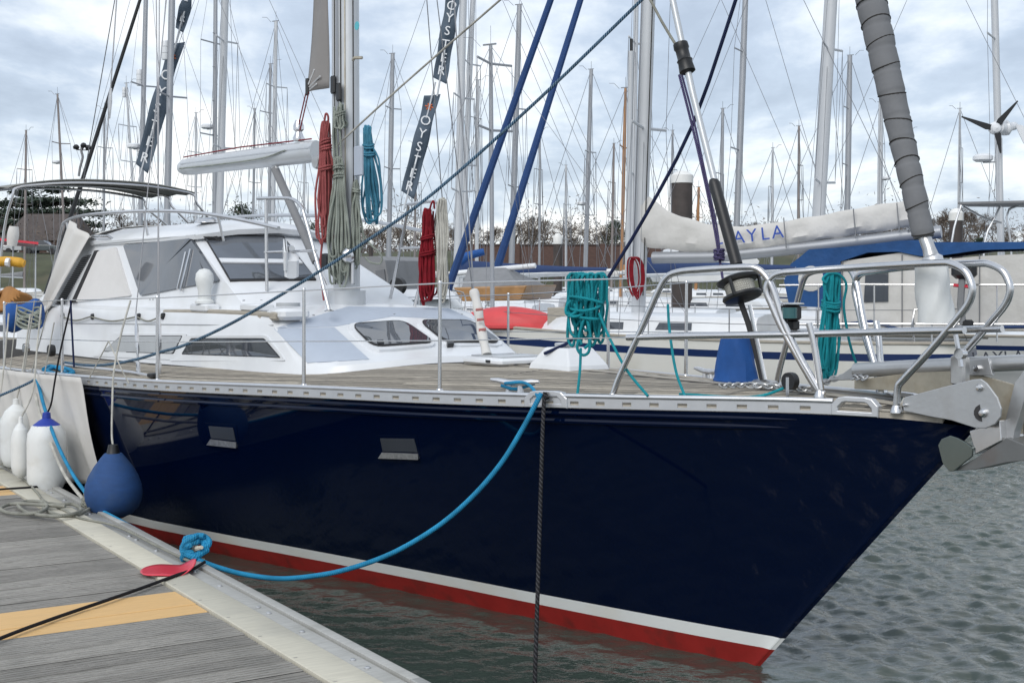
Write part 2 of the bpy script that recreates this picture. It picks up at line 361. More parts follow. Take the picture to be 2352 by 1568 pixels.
# ================================================================= setting: water, shore
def mk_water():
    nt_ = bpy.data.materials.new('harbour_water'); nt_.use_nodes = True; t = nt_.node_tree; b = t.nodes['Principled BSDF']
    b.inputs['Base Color'].default_value = (.046, .063, .053, 1); b.inputs['Roughness'].default_value = .06; b.inputs['IOR'].default_value = 1.33
    b.inputs['Specular IOR Level'].default_value = .85
    tc = t.nodes.new('ShaderNodeTexCoord')
    mp = t.nodes.new('ShaderNodeMapping'); mp.inputs['Rotation'].default_value = (0, 0, .35); mp.inputs['Scale'].default_value = (1, 1.7, 1); t.links.new(tc.outputs['Object'], mp.inputs[0])
    n1 = t.nodes.new('ShaderNodeTexNoise'); n1.inputs['Scale'].default_value = 20; n1.inputs['Detail'].default_value = 3; n1.inputs['Roughness'].default_value = .5; t.links.new(mp.outputs[0], n1.inputs['Vector'])
    b1 = t.nodes.new('ShaderNodeBump'); b1.inputs['Strength'].default_value = .35; b1.inputs['Distance'].default_value = .012; t.links.new(n1.outputs[0], b1.inputs['Height'])
    t.links.new(b1.outputs[0], b.inputs['Normal'])
    x0, x1, y0, y1, st = -2.8, 9.2, 2.6, 20.5, .027
    nx, ny = int((x1-x0)/st), int((y1-y0)/st)
    X, Y = np.meshgrid(np.linspace(x0, x1, nx+1), np.linspace(y0, y1, ny+1), indexing='ij')
    Zz = np.zeros_like(X); rs = np.random.RandomState(3)
    for i in range(80):
        lam = .075*(.34/.075)**rs.rand(); a = rs.normal(.9, .8); kx, ky = math.cos(a)*2*math.pi/lam, math.sin(a)*2*math.pi/lam
        amp = .0265*lam/(2*math.pi)
        Zz += amp*np.sin(kx*X+ky*Y+rs.rand()*6.28 + .5*np.sin(.9*X+1.3*Y+i))
    Zz = np.sign(Zz)*np.abs(Zz)**1.0*1.75
    # sheltered strip between pontoon and hull is smoother
    dd = (X-1.5)*math.sin(math.radians(53)) + (Y-8.17)*math.cos(math.radians(53))
    sh = 1/(1+np.exp((dd-.25)/.25)) * 1/(1+np.exp((X*.6-Y*.8+3.6-2.5)/.5))
    Zz *= 1-.62*sh
    ed = np.minimum(np.minimum(X-x0, x1-X), np.minimum(Y-y0, y1-Y)); Zz *= np.clip(ed/1, 0, 1)
    vs = np.stack([X.ravel(), Y.ravel(), Zz.ravel()], 1)
    idx = np.arange((nx+1)*(ny+1)).reshape(nx+1, ny+1)
    fs = np.stack([idx[:-1, :-1].ravel(), idx[1:, :-1].ravel(), idx[1:, 1:].ravel(), idx[:-1, 1:].ravel()], 1)
    B = 1600; nv = len(vs)
    out = np.array([[-B, -B, 0], [B, -B, 0], [B, B, 0], [-B, B, 0]], float)
    vs = np.concatenate([vs, out]); c = [idx[0, 0], idx[-1, 0], idx[-1, -1], idx[0, -1]]
    me = bpy.data.meshes.new('water')
    bottom = [int(q) for q in idx[:, 0]]; right = [int(q) for q in idx[-1, :]]; top = [int(q) for q in idx[::-1, -1]]; left = [int(q) for q in idx[0, ::-1]]
    allf = fs.tolist()+[[nv, nv+1]+bottom[::-1], [nv+1, nv+2]+right[::-1], [nv+2, nv+3]+top[::-1], [nv+3, nv]+left[::-1]]
    me.from_pydata(vs.tolist(), [], allf)
    me.polygons.foreach_set('use_smooth', [True]*len(me.polygons)); me.materials.append(nt_)
    o = bpy.data.objects.new('water', me); COL.objects.link(o); struct(o)
mk_water()
M['grass'] = mat('bank_grass', (.060, .066, .036), .9, var=.4, vscale=.5, dirt=((.11, .09, .06), .6, .3))
def mk_shore():
    def h(x, y):
        t = min(1, max(0, (y-128)/26)); base = -1+6.4*t*t*(3-2*t)
        return base + max(0, min(60, y-190))*.012*(1+.4*math.sin(x*.013+1)) + .25*math.sin(x*.21+y*.1)*t
    ys = [126, 130, 134, 138, 142, 146, 150, 155, 165, 190, 240, 320, 500, 900]
    MB().grid(lambda a, b: (lambda x, y: (x, y, h(x, y)))(-420+840*a, ys[int(round(b*(len(ys)-1)))]), 84, len(ys)-1).build('shore_bank', 'grass')['kind'] = 'structure'
    return h
HSH = mk_shore()
# ================================================================= pontoon
PZ = .5
PF = Frame(onz(611.5*.58333, 2273.9*.58333, PZ), math.radians(-57.87))
pont = thing('pontoon', 'floating timber pontoon with grey grooved planks and pale edge strip in the foreground', 'pontoon', PF.o, PF.ang)
def plank_mesh(wd, ln, ng, seed):
    r = random.Random(seed); prof = []
    x = -wd/2; prof.append((x, -.03)); prof.append((x, -.004)); prof.append((x+.004, 0))
    for g in range(ng):
        c = -wd/2+wd*(g+.5+r.uniform(-.06, .06))/ng; hw = r.uniform(.004, .0075); dp = r.uniform(.007, .012)
        prof += [(c-hw-.003, 0), (c-hw, -dp), (c+hw, -dp), (c+hw+.003, 0)]
    prof += [(wd/2-.004, 0), (wd/2, -.004), (wd/2, -.03)]
    b = MB(); b.loft([[Vector((px, yy, pz)) for px, pz in prof] for yy in (-ln, -ln*.5, 0)], True, True)
    n = len(prof); dark = {0, n-2, n-1} | {3+4*g+1 for g in range(ng)}  # groove floors and board sides that get the painted shade
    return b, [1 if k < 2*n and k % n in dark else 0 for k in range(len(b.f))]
PW = .192
x_or = PF.LZ(0, 2411.7*.58333, PZ).x
x_or2 = PF.LZ(0, 1116, PZ).x
PROTO = []
for sd in range(4):
    pb, mi = plank_mesh(PW-.010, 4.6, 5, sd); q = pb.build('plank', 'plank', pont, angle=25); q.data.materials.append(M['groove_shade']); q.data.polygons.foreach_set('material_index', mi); PROTO.append(q)
yel = plank_mesh(PW-.007, 4.6, 0, 9)[0].build('plank', 'plankY', pont, angle=25); yel2 = None
ks = range(-70, 112)
first = [True]*5
for kx in ks:
    xc = x_or+PW*(kx+.5)
    isy = kx in (0, 1, 2) or abs(xc-(x_or2+.25)) < .29
    pr, fi = (yel, 4) if isy else (PROTO[(kx*7) % 4], (kx*7) % 4)
    if first[fi]: o = pr; first[fi] = False
    else: o = pr.copy(); COL.objects.link(o)
    o.location = (xc+random.uniform(-.001, .001), -.012 - (.0 if isy else random.uniform(0, .006)), PZ+random.uniform(-.003, .003))
x_a, x_b = -16., 21.5
def strip(name, y0, y1, z0, z1, m, seg=None, bev=.004):
    L_ = x_b-x_a; n = seg or 1
    for i in range(n):
        a = x_a+L_*i/n; b = x_a+L_*(i+1)/n-.004
        MB().box(((a+b)/2, (y0+y1)/2, (z0+z1)/2), (b-a, y1-y0, z1-z0), bev=bev).build(name, m, pont)
strip('edge_board', .0, .205, PZ-.03, PZ+.012, 'edge', 7)
strip('edge_channel', .212, .322, PZ-.05, PZ-.004, 'edgem', 6)
strip('edge_lip', .327, .385, PZ-.07, PZ+.014, 'edgem', 8)
strip('fascia', .30, .372, PZ-.30, PZ-.075, 'edgem')
strip('float_body', -4.4, .24, -.25, PZ-.06, 'dark', bev=.02)
for i in range(60):
    xx = x_a+.3+i*.62
    MB().lathe([(.0, -.004), (.016, -.004), (.016, .004), (.010, .010), (0, .011)], (xx, .262, PZ-.004), 10).build('bolt', 'galv', pont)
    if i % 2: MB().lathe([(.0, -.004), (.016, -.004), (.016, .004), (.010, .010), (0, .011)], (xx+.16, .262, PZ-.004), 10).build('bolt', 'galv', pont)
for i in range(80):                                             # short nails along the board's inner edge
    MB().box((x_a+.2+i*.46, .022, PZ+.0125), (.004, .02, .003)).build('nail', 'ssd', pont)
# ================================================================= the navy yacht
YF = Frame(onz(1740, 1527, 0), math.radians(-53))
yacht = thing('sailing_yacht', 'navy blue sailing yacht with white boot stripe, red bottom and teak deck in the foreground', 'yacht', YF.o, YF.ang)
def build(b, name, m, parent=None, **k): return b.build(name, m, parent or yacht, **k)
_bu = [-13, -11, -9, -7, -6, -5, -4, -3, -2, -1, 0, 1, 1.49]; _bb = [1.85, 1.98, 2.05, 2.02, 1.96, 1.86, 1.70, 1.50, 1.25, .95, .60, .20, .02]
_zu = [-13, -10, -8.3, -7.1, -4.82, -2.97, -1.72, -.49, .54, 1.02, 1.3, 1.49]; _zz = [1.36, 1.365, 1.375, 1.39, 1.442, 1.50, 1.527, 1.565, 1.603, 1.61, 1.60, 1.585]
def _sm(xs, ys):
    xx = np.linspace(xs[0], xs[-1], 600); yy = np.interp(xx, xs, ys); k = np.hanning(41); k /= k.sum()
    pad = np.concatenate([2*yy[0]-yy[20:0:-1], yy, 2*yy[-1]-yy[-2:-22:-1]]); return lambda u: float(np.interp(u, xx, np.convolve(pad, k, 'valid')))
b_d = _sm(_bu, _bb); z_s = _sm(_zu, _zz)
b_w = _sm([0, .3, .75, 1.73, 2.55, 3.45, 4.2, 4.75, 6, 8, 13], [0, .09, .20, .41, .58, .79, .97, 1.12, 1.42, 1.68, 1.85])
TIP = 1.49
def hull_pt(s, z):
    """starboard hull surface: s metres behind the stem at height z"""
    zt = z_s(max(-13, TIP-s)); t = max(0, z/zt); us = TIP*min(1, max(z, -.3)/1.585) if z > 0 else z*.9
    bw = max(0, b_w(min(13, s))); bd = max(.0, b_d(max(-13, TIP-s)))
    g = t**1.15; hb = bw+(bd-bw)*g + .05*math.sin(math.pi*min(1, t))*min(1, s/2)
    if z < 0: hb = bw*(1+z*.5)
    hb = max(hb, .018)
    return Vector((us-s, -hb, z))
SS = [0, .02, .06, .12, .2, .35, .5, .75, 1, 1.3, 1.6, 2, 2.4, 2.8, 3.3, 3.8, 4.3, 4.8, 5.4, 6, 6.6, 7.2, 7.8, 8.5, 9.2, 10, 11, 12, 13]
def band(zlist, frac=False):
    b = MB()
    for sgn in (1, -1):
        rows = []
        for zz in zlist:
            row = []
            for s in SS:
                z = zz
                if zz > .21: z = .21+(z_s(max(-13, TIP-s))-.21)*(zz-.21)/(1-.21)
                p = hull_pt(s, z); row.append(Vector((p.x, p.y*sgn, p.z)))
            rows.append(row)
        b.loft(rows if sgn == 1 else rows[::-1], False)
    return b
hull = build(band([.21+.79*i/14 for i in range(15)]), 'hull', 'navy', angle=60)
build(band([.125, .165, .21]), 'boot_stripe', 'boot', hull, angle=60)
build(band([-.3, -.1, 0, .06, .125]), 'antifouling', 'red_af', hull, angle=60)
# vertical stem band closing the bow
build(MB().loft([[Vector((TIP*z/1.585-.01, -.02, z)), Vector((TIP*z/1.585+.022, 0, z)), Vector((TIP*z/1.585-.01, .02, z))] for z in [.21+1.37*i/16 for i in range(17)]], False), 'stem', 'navy', hull)
build(MB().loft([[Vector((TIP*z/1.585-.01, -.0199, z)), Vector((TIP*z/1.585+.022, 0, z)), Vector((TIP*z/1.585-.01, .0199, z))] for z in (.125, .17, .21)], False), 'stem_stripe', 'boot', hull)
build(MB().loft([[Vector((TIP*z/1.585-.01, -.0199, z)), Vector((TIP*z/1.585+.022, 0, z)), Vector((TIP*z/1.585-.01, .0199, z))] for z in (-.2, 0, .06, .125)], False), 'stem_antifouling', 'red_af', hull)
def edge_u(px, inset=0, sgn=-1):
    lo, hi = -12.5, 1.45
    for _ in range(40):
        m_ = (lo+hi)/2; x, _y = proj(YF.wor((m_, sgn*(b_d(m_)-inset), 1.6)))
        if x < px: lo = m_
        else: hi = m_
    return (lo+hi)/2
def edge(px, py, inset=0, sgn=-1):
    """picture point on the upright surface that follows the deck edge"""
    u = edge_u(px, inset, sgn); y = sgn*(b_d(u)-inset); w = YF.wor((u, y, 0)); r = ray(px, py); t = w.y/r.y
    return Vector((u, y, (EYE+r*t).z))
DECKL = .035
def z_dk(u, y):
    b = max(.05, b_d(u)); return z_s(u)+DECKL+.155*min(1, b/1.2)*(1-min(1, abs(y)/b)**2)
# rubbing strakes
for dz, rr in ((-.035, .017), (-.085, .019)):
    for sgn in (1, -1):
        P = []
        for i in range(70):
            u = .62-(13.4*i/69); s = TIP-u; p = hull_pt(s, z_s(max(-13, u))+dz); q = hull_pt(s-.0, z_s(max(-13, u))+dz); P.append(Vector((p.x, (p.y+.004)*sgn, p.z)))
        build(MB().tube(P, lambda t, rr=rr: rr*min(1, t*40+.15), 8), 'rub_rail', 'navy', hull)
# deck and planks
def deck_strip():
    b = MB(); us = [1.42-14.3*i/150 for i in range(151)]; us = [max(-12.9, u) for u in us]
    b.grid(lambda a, c: (lambda u: Vector((u, (2*c-1)*b_d(u), z_dk(u, (2*c-1)*b_d(u))-.0004)))(us[int(round(a*150))]), 150, 80)
    return b
deck = build(deck_strip(), 'deck', 'caulk')
COACH = lambda u: 0                                                   # half width kept clear of planks
def coach_w(u):
    if u > -3.15: return 0
    return float(np.interp(u, [-9.8, -6, -4.6, -4.2, -3.9, -3.6, -3.35, -3.15], [1.16, 1.16, 1.04, .95, .83, .66, .42, .0]))
PIT = .056
rng = random.Random(4)
for sgn in (-1, 1):
    for kk in range(0, 27):
        yo = lambda u: b_d(u)-.03-PIT*kk
        # pieces where the plank is outboard of the coachroof and of the king plank
        segs = []; cur = []
        for i in range(0, 113):
            u = 1.2-.1*i
            if u < -9.8: break
            y = yo(u)
            ok = y-PIT > max(.05, coach_w(u)-.03)
            if ok: cur.append(u)
            elif cur: segs.append(cur); cur = []
        if cur: segs.append(cur)
        for sg in segs:
            i = 0
            nxt = rng.randint(9, 32)
            while i < len(sg)-1:
                j = min(len(sg)-1, i+nxt)
                if len(sg)-1-j < 5: j = len(sg)-1
                us = sg[i:j+1]; us = [us[0]-.002]+us[1:-1]+[us[-1]+.002]
                b = MB(); rings = []
                for u in us:
                    y0 = yo(u)-.0065; y1 = yo(u)-PIT+.0065; z0 = z_dk(u, y0); z1 = z_dk(u, y1)
                    rings.append([Vector((u, sgn*y0, z0-.008)), Vector((u, sgn*y0, z0)), Vector((u, sgn*y1, z1)), Vector((u, sgn*y1, z1-.008))])
                if sgn < 0: rings = [r[::-1] for r in rings]
                b.loft(rings, True, True); build(b, 'deck_plank', 'teak', deck, smooth=False)
                i = j; nxt = rng.randint(20, 36)
build(MB().loft([[Vector((u, -.045, z_dk(u, 0)-.006)), Vector((u, -.045, z_dk(u, 0)+.003)), Vector((u, .045, z_dk(u, 0)+.003)), Vector((u, .045, z_dk(u, 0)-.006))] for u in [1.15-.3*i for i in range(15)]], True, True), 'king_plank', 'wood', deck, smooth=False)
build(MB().loft([[Vector((u, s_*b_d(u)-s_*.005, z_s(u)+.0)), Vector((u, s_*b_d(u)-s_*.005, z_dk(u, b_d(u))+.004)), Vector((u, s_*(b_d(u)-.03), z_dk(u, b_d(u)-.03)+.003)), Vector((u, s_*(b_d(u)-.03), z_dk(u, b_d(u)-.03)-.02))] for s_ in (-1,) for u in [1.35-.25*i for i in range(57) if 1.35-.25*i > -12.8]], True, True), 'margin_plank', 'wood', deck, smooth=False)
# toe rail with real slots, top bead
UR0 = .80
def toe_rail(sgn):
    b = MB(); pit = .172; zl, zh = .004, .066; sl, sh = .016, .040
    def seg(u0, u1, a, c):
        vs = []
        for u in (u0, u1):
            y = b_d(u); base = z_s(u)
            for yy in (y+.002, y-.006):
                for q in (a, c): vs.append(Vector((u, sgn*yy, base+q)))
        b.add(vs, [[0, 1, 5, 4], [2, 6, 7, 3], [1, 3, 7, 5], [0, 4, 6, 2], [0, 2, 3, 1], [4, 5, 7, 6]])
    u = UR0
    while u > -12.6:
        seg(u, u-pit+.058, zl, zh); seg(u-pit+.058, u-pit, zl, zl+sl); seg(u-pit+.058, u-pit, zl+sh, zh); u -= pit
    return b
def bead(sgn, u0=.80):
    P = [Vector((u, sgn*(b_d(u)-.004), z_s(u)+.076)) for u in np.linspace(u0, -12.6, 90)]
    return MB().tube(P, .0155, 8, flat=1.0)
for sgn in (-1, 1):
    tr = build(toe_rail(sgn), 'toe_rail', 'alu', smooth=False); build(bead(sgn), 'rail_bead', 'alu', tr)
# fairleads cast into the rail
def fairlead(u0, L_, sgn=-1):
    b = MB(); pts = [(-.5, 0), (-.5, .06), (-.36, .098), (-.22, .105), (.22, .105), (.36, .098), (.5, .06), (.5, 0)]
    inn = [(-.36, .026), (-.36, .045), (-.26, .072), (-.2, .076), (.2, .076), (.26, .072), (.36, .045), (.36, .026)]
    P = lambda a, z, yo: Vector((u0+a*L_, sgn*(b_d(u0+a*L_)+yo), z_s(u0+a*L_)+z))
    for k in range(8):
        k2 = (k+1) % 8; q = [P(*pts[k], .012), P(*pts[k2], .012), P(*inn[k2], .012), P(*inn[k], .012)]; r = [P(*pts[k], -.028), P(*pts[k2], -.028), P(*inn[k2], -.028), P(*inn[k], -.028)]
        b.add(q+r, [[0, 1, 2, 3], [7, 6, 5, 4], [0, 4, 5, 1], [3, 2, 6, 7]])
    return build(b, 'fairlead', 'alu', bevel=.005)
FL1 = edge_u(1255); fairlead(FL1, .30); FL2 = edge_u(1965); fairlead(FL2, .24); fairlead(edge_u(78), .34); fairlead(FL1, .30, 1); fairlead(FL2, .24, 1)
# ---- portholes let into the topsides
BV = {}
def bvh(o): return BVHTree.FromPolygons([v.co for v in o.data.vertices], [list(p.vertices) for p in o.data.polygons])
BV['hull'] = bvh(hull)
def cast(px, py, tree):
    o, d = YF.ray(px, py); h = tree.ray_cast(o, d); return (h[0], h[1]) if h[0] else (None, None)
def patch(quad, tree, nu, nv, off, name, m, parent, depth=0, off2=None):
    """panel that follows the surface seen at a picture quad (tl, tr, br, bl)"""
    tl, tr, br, bl = [Vector((*q, 0)) for q in quad]; pts = []; nr = []
    for i in range(nu+1):
        for j in range(nv+1):
            a, c = i/nu, j/nv; q = (tl*(1-a)+tr*a)*(1-c)+(bl*(1-a)+br*a)*c
            h, n = cast(q.x, q.y, tree)
            if h is None: pts.append(None); nr.append(None); continue
            _o, _dd = YF.ray(q.x, q.y)
            if n.dot(_dd) > 0: n = -n
            pts.append(h+n*(off+((off2-off)*c if off2 else 0))); nr.append(n)
    b = MB(); W = nv+1
    fs = [[i*W+j, i*W+j+1, (i+1)*W+j+1, (i+1)*W+j] for i in range(nu) for j in range(nv)]
    fs = [f for f in fs if all(pts[k] is not None for k in f)]
    if depth:
        nbr = [(i*W, (i+1)*W) for i in range(nu)]
    vs = [p if p is not None else Vector((0, 0, 0)) for p in pts]
    n0 = len(vs); vs2 = [p-(n or Vector())*(off+.01) if p is not None else Vector((0, 0, 0)) for p, n in zip(pts, nr)]
    rim = [i*W for i in range(nu+1)]+[nu*W+j for j in range(1, W)]+[i*W+nv for i in range(nu-1, -1, -1)]+[j for j in range(nv-1, 0, -1)]
    fr = [[rim[k], rim[(k+1) % len(rim)], n0+rim[(k+1) % len(rim)], n0+rim[k]] for k in range(len(rim)) if pts[rim[k]] is not None and pts[rim[(k+1) % len(rim)]] is not None]
    b.add(vs+vs2, fs+fr)
    return build(b, name, m, parent, angle=30)
for q in ([(474, 974), (540, 978), (548, 1028), (480, 1022)], [(868, 1002), (956, 1003), (966, 1054), (874, 1052)]):
    (x0, y0), (x1, y1), (x2, y2), (x3, y3) = q
    fr = patch([(x0-3, y0-3), (x1+3, y1-3), (x2+2, y2+2), (x3-3, y3+2)], BV['hull'], 3, 3, .002, 'hull_window', 'navy', hull)
    patch([(x0+6, y0+4), (x1-4, y1+4), (x2-6, y2-17), (x3+6, y3-17)], BV['hull'], 3, 3, .006, 'pane', 'glass', fr)
    patch([(x3+4, y3-14), (x2-5, y2-13), (x2-2, y2-2), (x3-2, y3-3)], BV['hull'], 3, 2, .008, 'drip_sill', mat('bright_sill', (.40, .41, .42), .3, .8, var=.35, vscale=40), fr, off2=.020)
# ---- coachroof
def coach_loop(uc, a, w, aft, zf, n=13, e1=.5, e2=.62):
    P = []
    for u in np.linspace(aft, uc-.25, 7): P.append((u, -w*(1 if u > -8 else 1)))
    for i in range(n):
        th = -math.pi/2+math.pi*i/(n-1); c, s_ = math.cos(th), math.sin(th)
        P.append((uc+a*abs(c)**e1, w*(1 if s_ > 0 else -1)*abs(s_)**e2 if abs(s_) > 1e-6 else 0))
    for u in np.linspace(uc-.25, aft, 7): P.append((u, w))
    return [Vector((u, y, zf(u, y))) for u, y in P]
AFT = -11.0
def ztop(u): return float(np.interp(u, [-10, -5.2, -4.4, -3.9], [2.05, 2.08, 2.07, 1.98]))
loops = [coach_loop(-4.35, 1.05, 1.10, AFT, lambda u, y: z_dk(u, y)-.03),
         coach_loop(-4.37, 1.02, 1.085, AFT, lambda u, y: z_dk(u, y)+.05),
         coach_loop(-4.62, .52, 1.055, AFT, lambda u, y: ztop(u)-.09),
         coach_loop(-4.66, .42, 1.035, AFT, lambda u, y: ztop(u)-.035),
         coach_loop(-4.72, .34, .99, AFT, lambda u, y: ztop(u)-.005),
         coach_loop(-4.85, .2, .70, AFT, lambda u, y: ztop(u)+.03),
         coach_loop(-5.0, .1, .3, AFT, lambda u, y: ztop(u)+.05)]
b = MB().loft(loops, False); b.add(loops[-1], [list(range(len(loops[-1])))])
coach = build(b, 'coachroof', 'gel', angle=28)
BV['coach'] = bvh(coach)
def rounded(poly, r, n=4):
    out = []
    m = len(poly)
    for i in range(m):
        p0, p1, p2 = [Vector((*poly[(i+k) % m], 0)) for k in (-1, 0, 1)]
        a = (p0-p1); c = (p2-p1); ra = min(r, a.length*.45); rc = min(r, c.length*.45)
        A = p1+a.normalized()*ra; C_ = p1+c.normalized()*rc
        for k in range(n+1):
            t = k/n; q = A*(1-t)**2+p1*2*t*(1-t)+C_*t*t; out.append((q.x, q.y))
    return out
def grow(poly, k=2.2):
    cx = sum(p[0] for p in poly)/len(poly); cy = sum(p[1] for p in poly)/len(poly)
    return [(x+k*(1 if x > cx else -1), y+k*(1 if y > cy else -1)) for x, y in poly]
def polypatch(poly, tree, off, name, m, parent, r=0, thick=.012, fr=None):
    if r: poly = rounded(poly, r)
    P = []; nn = Vector()
    for x, y in poly:
        h, n = cast(x, y, tree)
        if h is None: continue
        _o, d = YF.ray(x, y)
        if n.dot(d) > 0: n = -n
        P.append(h); nn += n
    if len(P) < 3: print('polypatch failed', name, poly[:1]); return None
    nn.normalize(); P = [p+nn*off for p in P]
    b = MB(); n = len(P); c = sum(P, Vector())/n; Q = [p-nn*(thick+off) for p in P]
    b.add(P+[c]+Q, [[k, (k+1) % n, n] for k in range(n)]+[[k, n+1+k, n+1+(k+1) % n, (k+1) % n] for k in range(n)])
    return build(b, name, m, parent, angle=35)
G = BV['coach']
# grey non-slip panels
patch([(630, 755), (768, 752), (848, 825), (706, 833)], G, 8, 6, .003, 'nonslip_panel', 'nonslip', coach)
patch([(631, 754), (800, 704), (900, 727), (768, 750)], G, 14, 10, .003, 'nonslip_panel', 'nonslip', coach)
patch([(801, 704), (1030, 708), (1090, 736), (901, 727)], G, 14, 10, .003, 'nonslip_panel', 'nonslip', coach)
patch([(1092, 740), (1110, 744), (1208, 806), (1180, 806)], G, 3, 6, .003, 'nonslip_panel', 'nonslip', coach)
# raised frames with opening windows on the sloping front
for fo, pa in (([(789, 748), (929, 738), (1009, 797), (858, 810)], [(805, 752), (924, 744), (997, 791), (857, 801)]),
               ([(947, 739), (1080, 739), (1164, 798), (1028, 798)], [(960, 743), (1078, 743), (1150, 790), (1024, 791)])):
    f_ = polypatch(fo, G, .022, 'window_frame', 'gel', coach, r=26)
    polypatch(grow(pa), G, .033, 'gasket', 'rubber', f_, r=23); polypatch(pa, G, .036, 'pane', 'glass', f_, r=22)
    cx = (pa[2][0]+pa[3][0])/2; polypatch([(cx-62, 792), (cx-48, 791), (cx-46, 799), (cx-60, 800)], G, .044, 'latch', 'black', f_)
# long side windows
for fo, pa, mm in (([(416, 771), (612, 770), (657, 828), (390, 829)], [(442, 778), (606, 778), (645, 820), (420, 812)], 'glass'),
                   ([(262, 766), (432, 766), (398, 826), (212, 818)], [(282, 772), (420, 772), (399, 811), (238, 806)], 'blind')):
    f_ = polypatch(fo, G, .008, 'window_frame', 'gel', coach, r=5); polypatch(grow(pa, 1.6), G, .010, 'gasket', 'rubber', f_, r=4); polypatch(pa, G, .014, 'pane', mm, f_, r=4)
# ---- pilothouse
def ph_loop(aft, corner, fc, y, z, zc=0, ya=None):
    ya = ya or y; h = []
    for t in (0, .33, .66): h.append((aft+(corner-aft)*t, -(ya+(y-ya)*t)))
    h += [(corner-.04, -y), (corner, -y+.04), ((corner+fc)/2+.03, -y*.5), (fc, 0)]
    h = h+[(u, -yy) for u, yy in h[-2::-1]]
    return [Vector((u, yy, z+zc*(1-(yy/y)**2))) for u, yy in h]
PL = [ph_loop(-10.9, -4.95, -4.75, .92, 2.00), ph_loop(-10.85, -5.0, -4.8, .905, 2.045), ph_loop(-10.4, -5.42, -5.22, .87, 2.24, .02),
      ph_loop(-9.35, -6.56, -6.38, .73, 2.715, .06), ph_loop(-9.36, -6.50, -6.30, .755, 2.725, .07), ph_loop(-9.36, -6.49, -6.29, .76, 2.765, .08),
      ph_loop(-9.34, -6.62, -6.45, .70, 2.81, .10), ph_loop(-9.3, -7.0, -6.9, .4, 2.915, .035)]
b = MB().loft(PL, False); b.add(PL[-1], [list(range(len(PL[-1])))]); b.add([r[0] for r in PL]+[r[-1] for r in PL], [[i, i+1, 8+i+1, 8+i] for i in range(7)])
phouse = build(b, 'pilothouse', 'gel', angle=25); BV['ph'] = bvh(phouse); H_ = BV['ph']
for quad, mm, r_ in (([(287, 564), (441, 548), (507, 645), (326, 679)], 'glass2', 4), ([(229, 578), (269, 568), (304, 680), (177, 694)], 'screen', 4)):
    polypatch(quad, H_, .023, 'pane', mm, phouse, r=r_)
polypatch([(222, 577), (230, 576), (178, 695), (168, 696)], H_, .028, 'dark_seal', 'rubber', phouse)
patch([(467, 543), (650, 546), (726, 645), (529, 648)], H_, 16, 8, .018, 'gasket', 'rubber', phouse)
patch([(470, 546), (648, 549), (722, 642), (530, 645)], H_, 16, 8, .022, 'pane', 'glass2', phouse)
patch([(503, 600), (688, 603), (695, 611), (509, 609)], H_, 16, 2, .034, 'glazing_bar', 'gel', phouse)
# wiper arms
for a_, c_ in (((416, 666), (437, 582)), ((423, 668), (448, 574))):
    p, n = cast(*a_, H_); q, n2 = cast(*c_, H_)
    if p is not None and q is not None:
        _o, d = YF.ray(*a_); n = n if n.dot(d) < 0 else -n
        wi = build(MB().tube([p+n*.012, p+n*.04, q+n*.05], .009, 6), 'wiper_arm', 'ss', phouse)
p, n = cast(441, 556, H_); q, n2 = cast(469, 622, H_)
if p is not None and q is not None: build(MB().tube([p-YF.ray(441, 556)[1]*.05, q-YF.ray(469, 622)[1]*.05], .011, 6), 'wiper_blade', 'black', phouse)
# louvre slats down the aft coaming
for i in range(26):
    t = i/25; x = 205-67*t; y = 583+118*t
    polypatch([(x-12, y), (x+8, y-3), (x+7, y), (x-13, y+3)], H_, .005, 'louvre_slat', 'black', phouse, thick=.004)
# grab rail standing round the roof, seam cleats, roof hand grip and vent
for sgn in (-1, 1):
    Pz = [YF.LY(x, y, -.76) for x, y in ((117, 650), (122, 625), (140, 530), (152, 508), (185, 496), (250, 489), (330, 485), (420, 486), (500, 495), (570, 508), (640, 524))]
    Pz = [Vector((p.x, p.y*-sgn, p.z)) for p in Pz]
    gr = build(MB().tube(Pz, .018, 8, sm=5), 'grab_rail', 'alu')
    for k in (3, 6, 8): build(MB().tube([Pz[k], Vector((Pz[k].x, sgn*.70, 2.70))], .012, 6), 'rail_foot', 'alu', gr)
p, n = cast(478, 512, H_)
if p is None: p = Vector((-7.4, -.2, 2.9))
build(MB().lathe([(0, 0), (.14, 0), (.13, .02), (.08, .05), (0, .055)], p, 16), 'roof_vent', 'ss', phouse)
a_, _ = cast(222, 548, H_); c_, _ = cast(258, 548, H_)
if a_ is not None and c_ is not None: build(MB().tube([a_, a_+Vector((0, -.05, .03)), c_+Vector((0, -.05, .03)), c_], .016, 8), 'hand_grip', 'ss', phouse)
# canvas sprayhood closing the aft side
def cv(a, c):
    x = [155, 218, 150, 62]; y = [535, 556, 720, 800]
    tl, tr, br, bl = Vector((160, 506)), Vector((206, 542)), Vector((121, 692)), Vector((62, 800))
    q = (tl*(1-a)+tr*a)*(1-c)+(bl*(1-a)+br*a)*c
    l = YF.LY(q.x, q.y, -.82-.25*c); l.y += .03*math.sin(a*9+c*5)*(1-abs(2*a-1)**4); return l
build(MB().grid(cv, 14, 14), 'sprayhood', 'canvas', solid=.006)
build(MB().grid(lambda a, c: Vector((-9.3-1.1*a, (2*c-1)*.80, 2.86-.35*a**2+.10*(1-(2*c-1)**2)-(.06*abs(2*c-1)**4))), 6, 10), 'sprayhood_top', 'canvas', solid=.006)
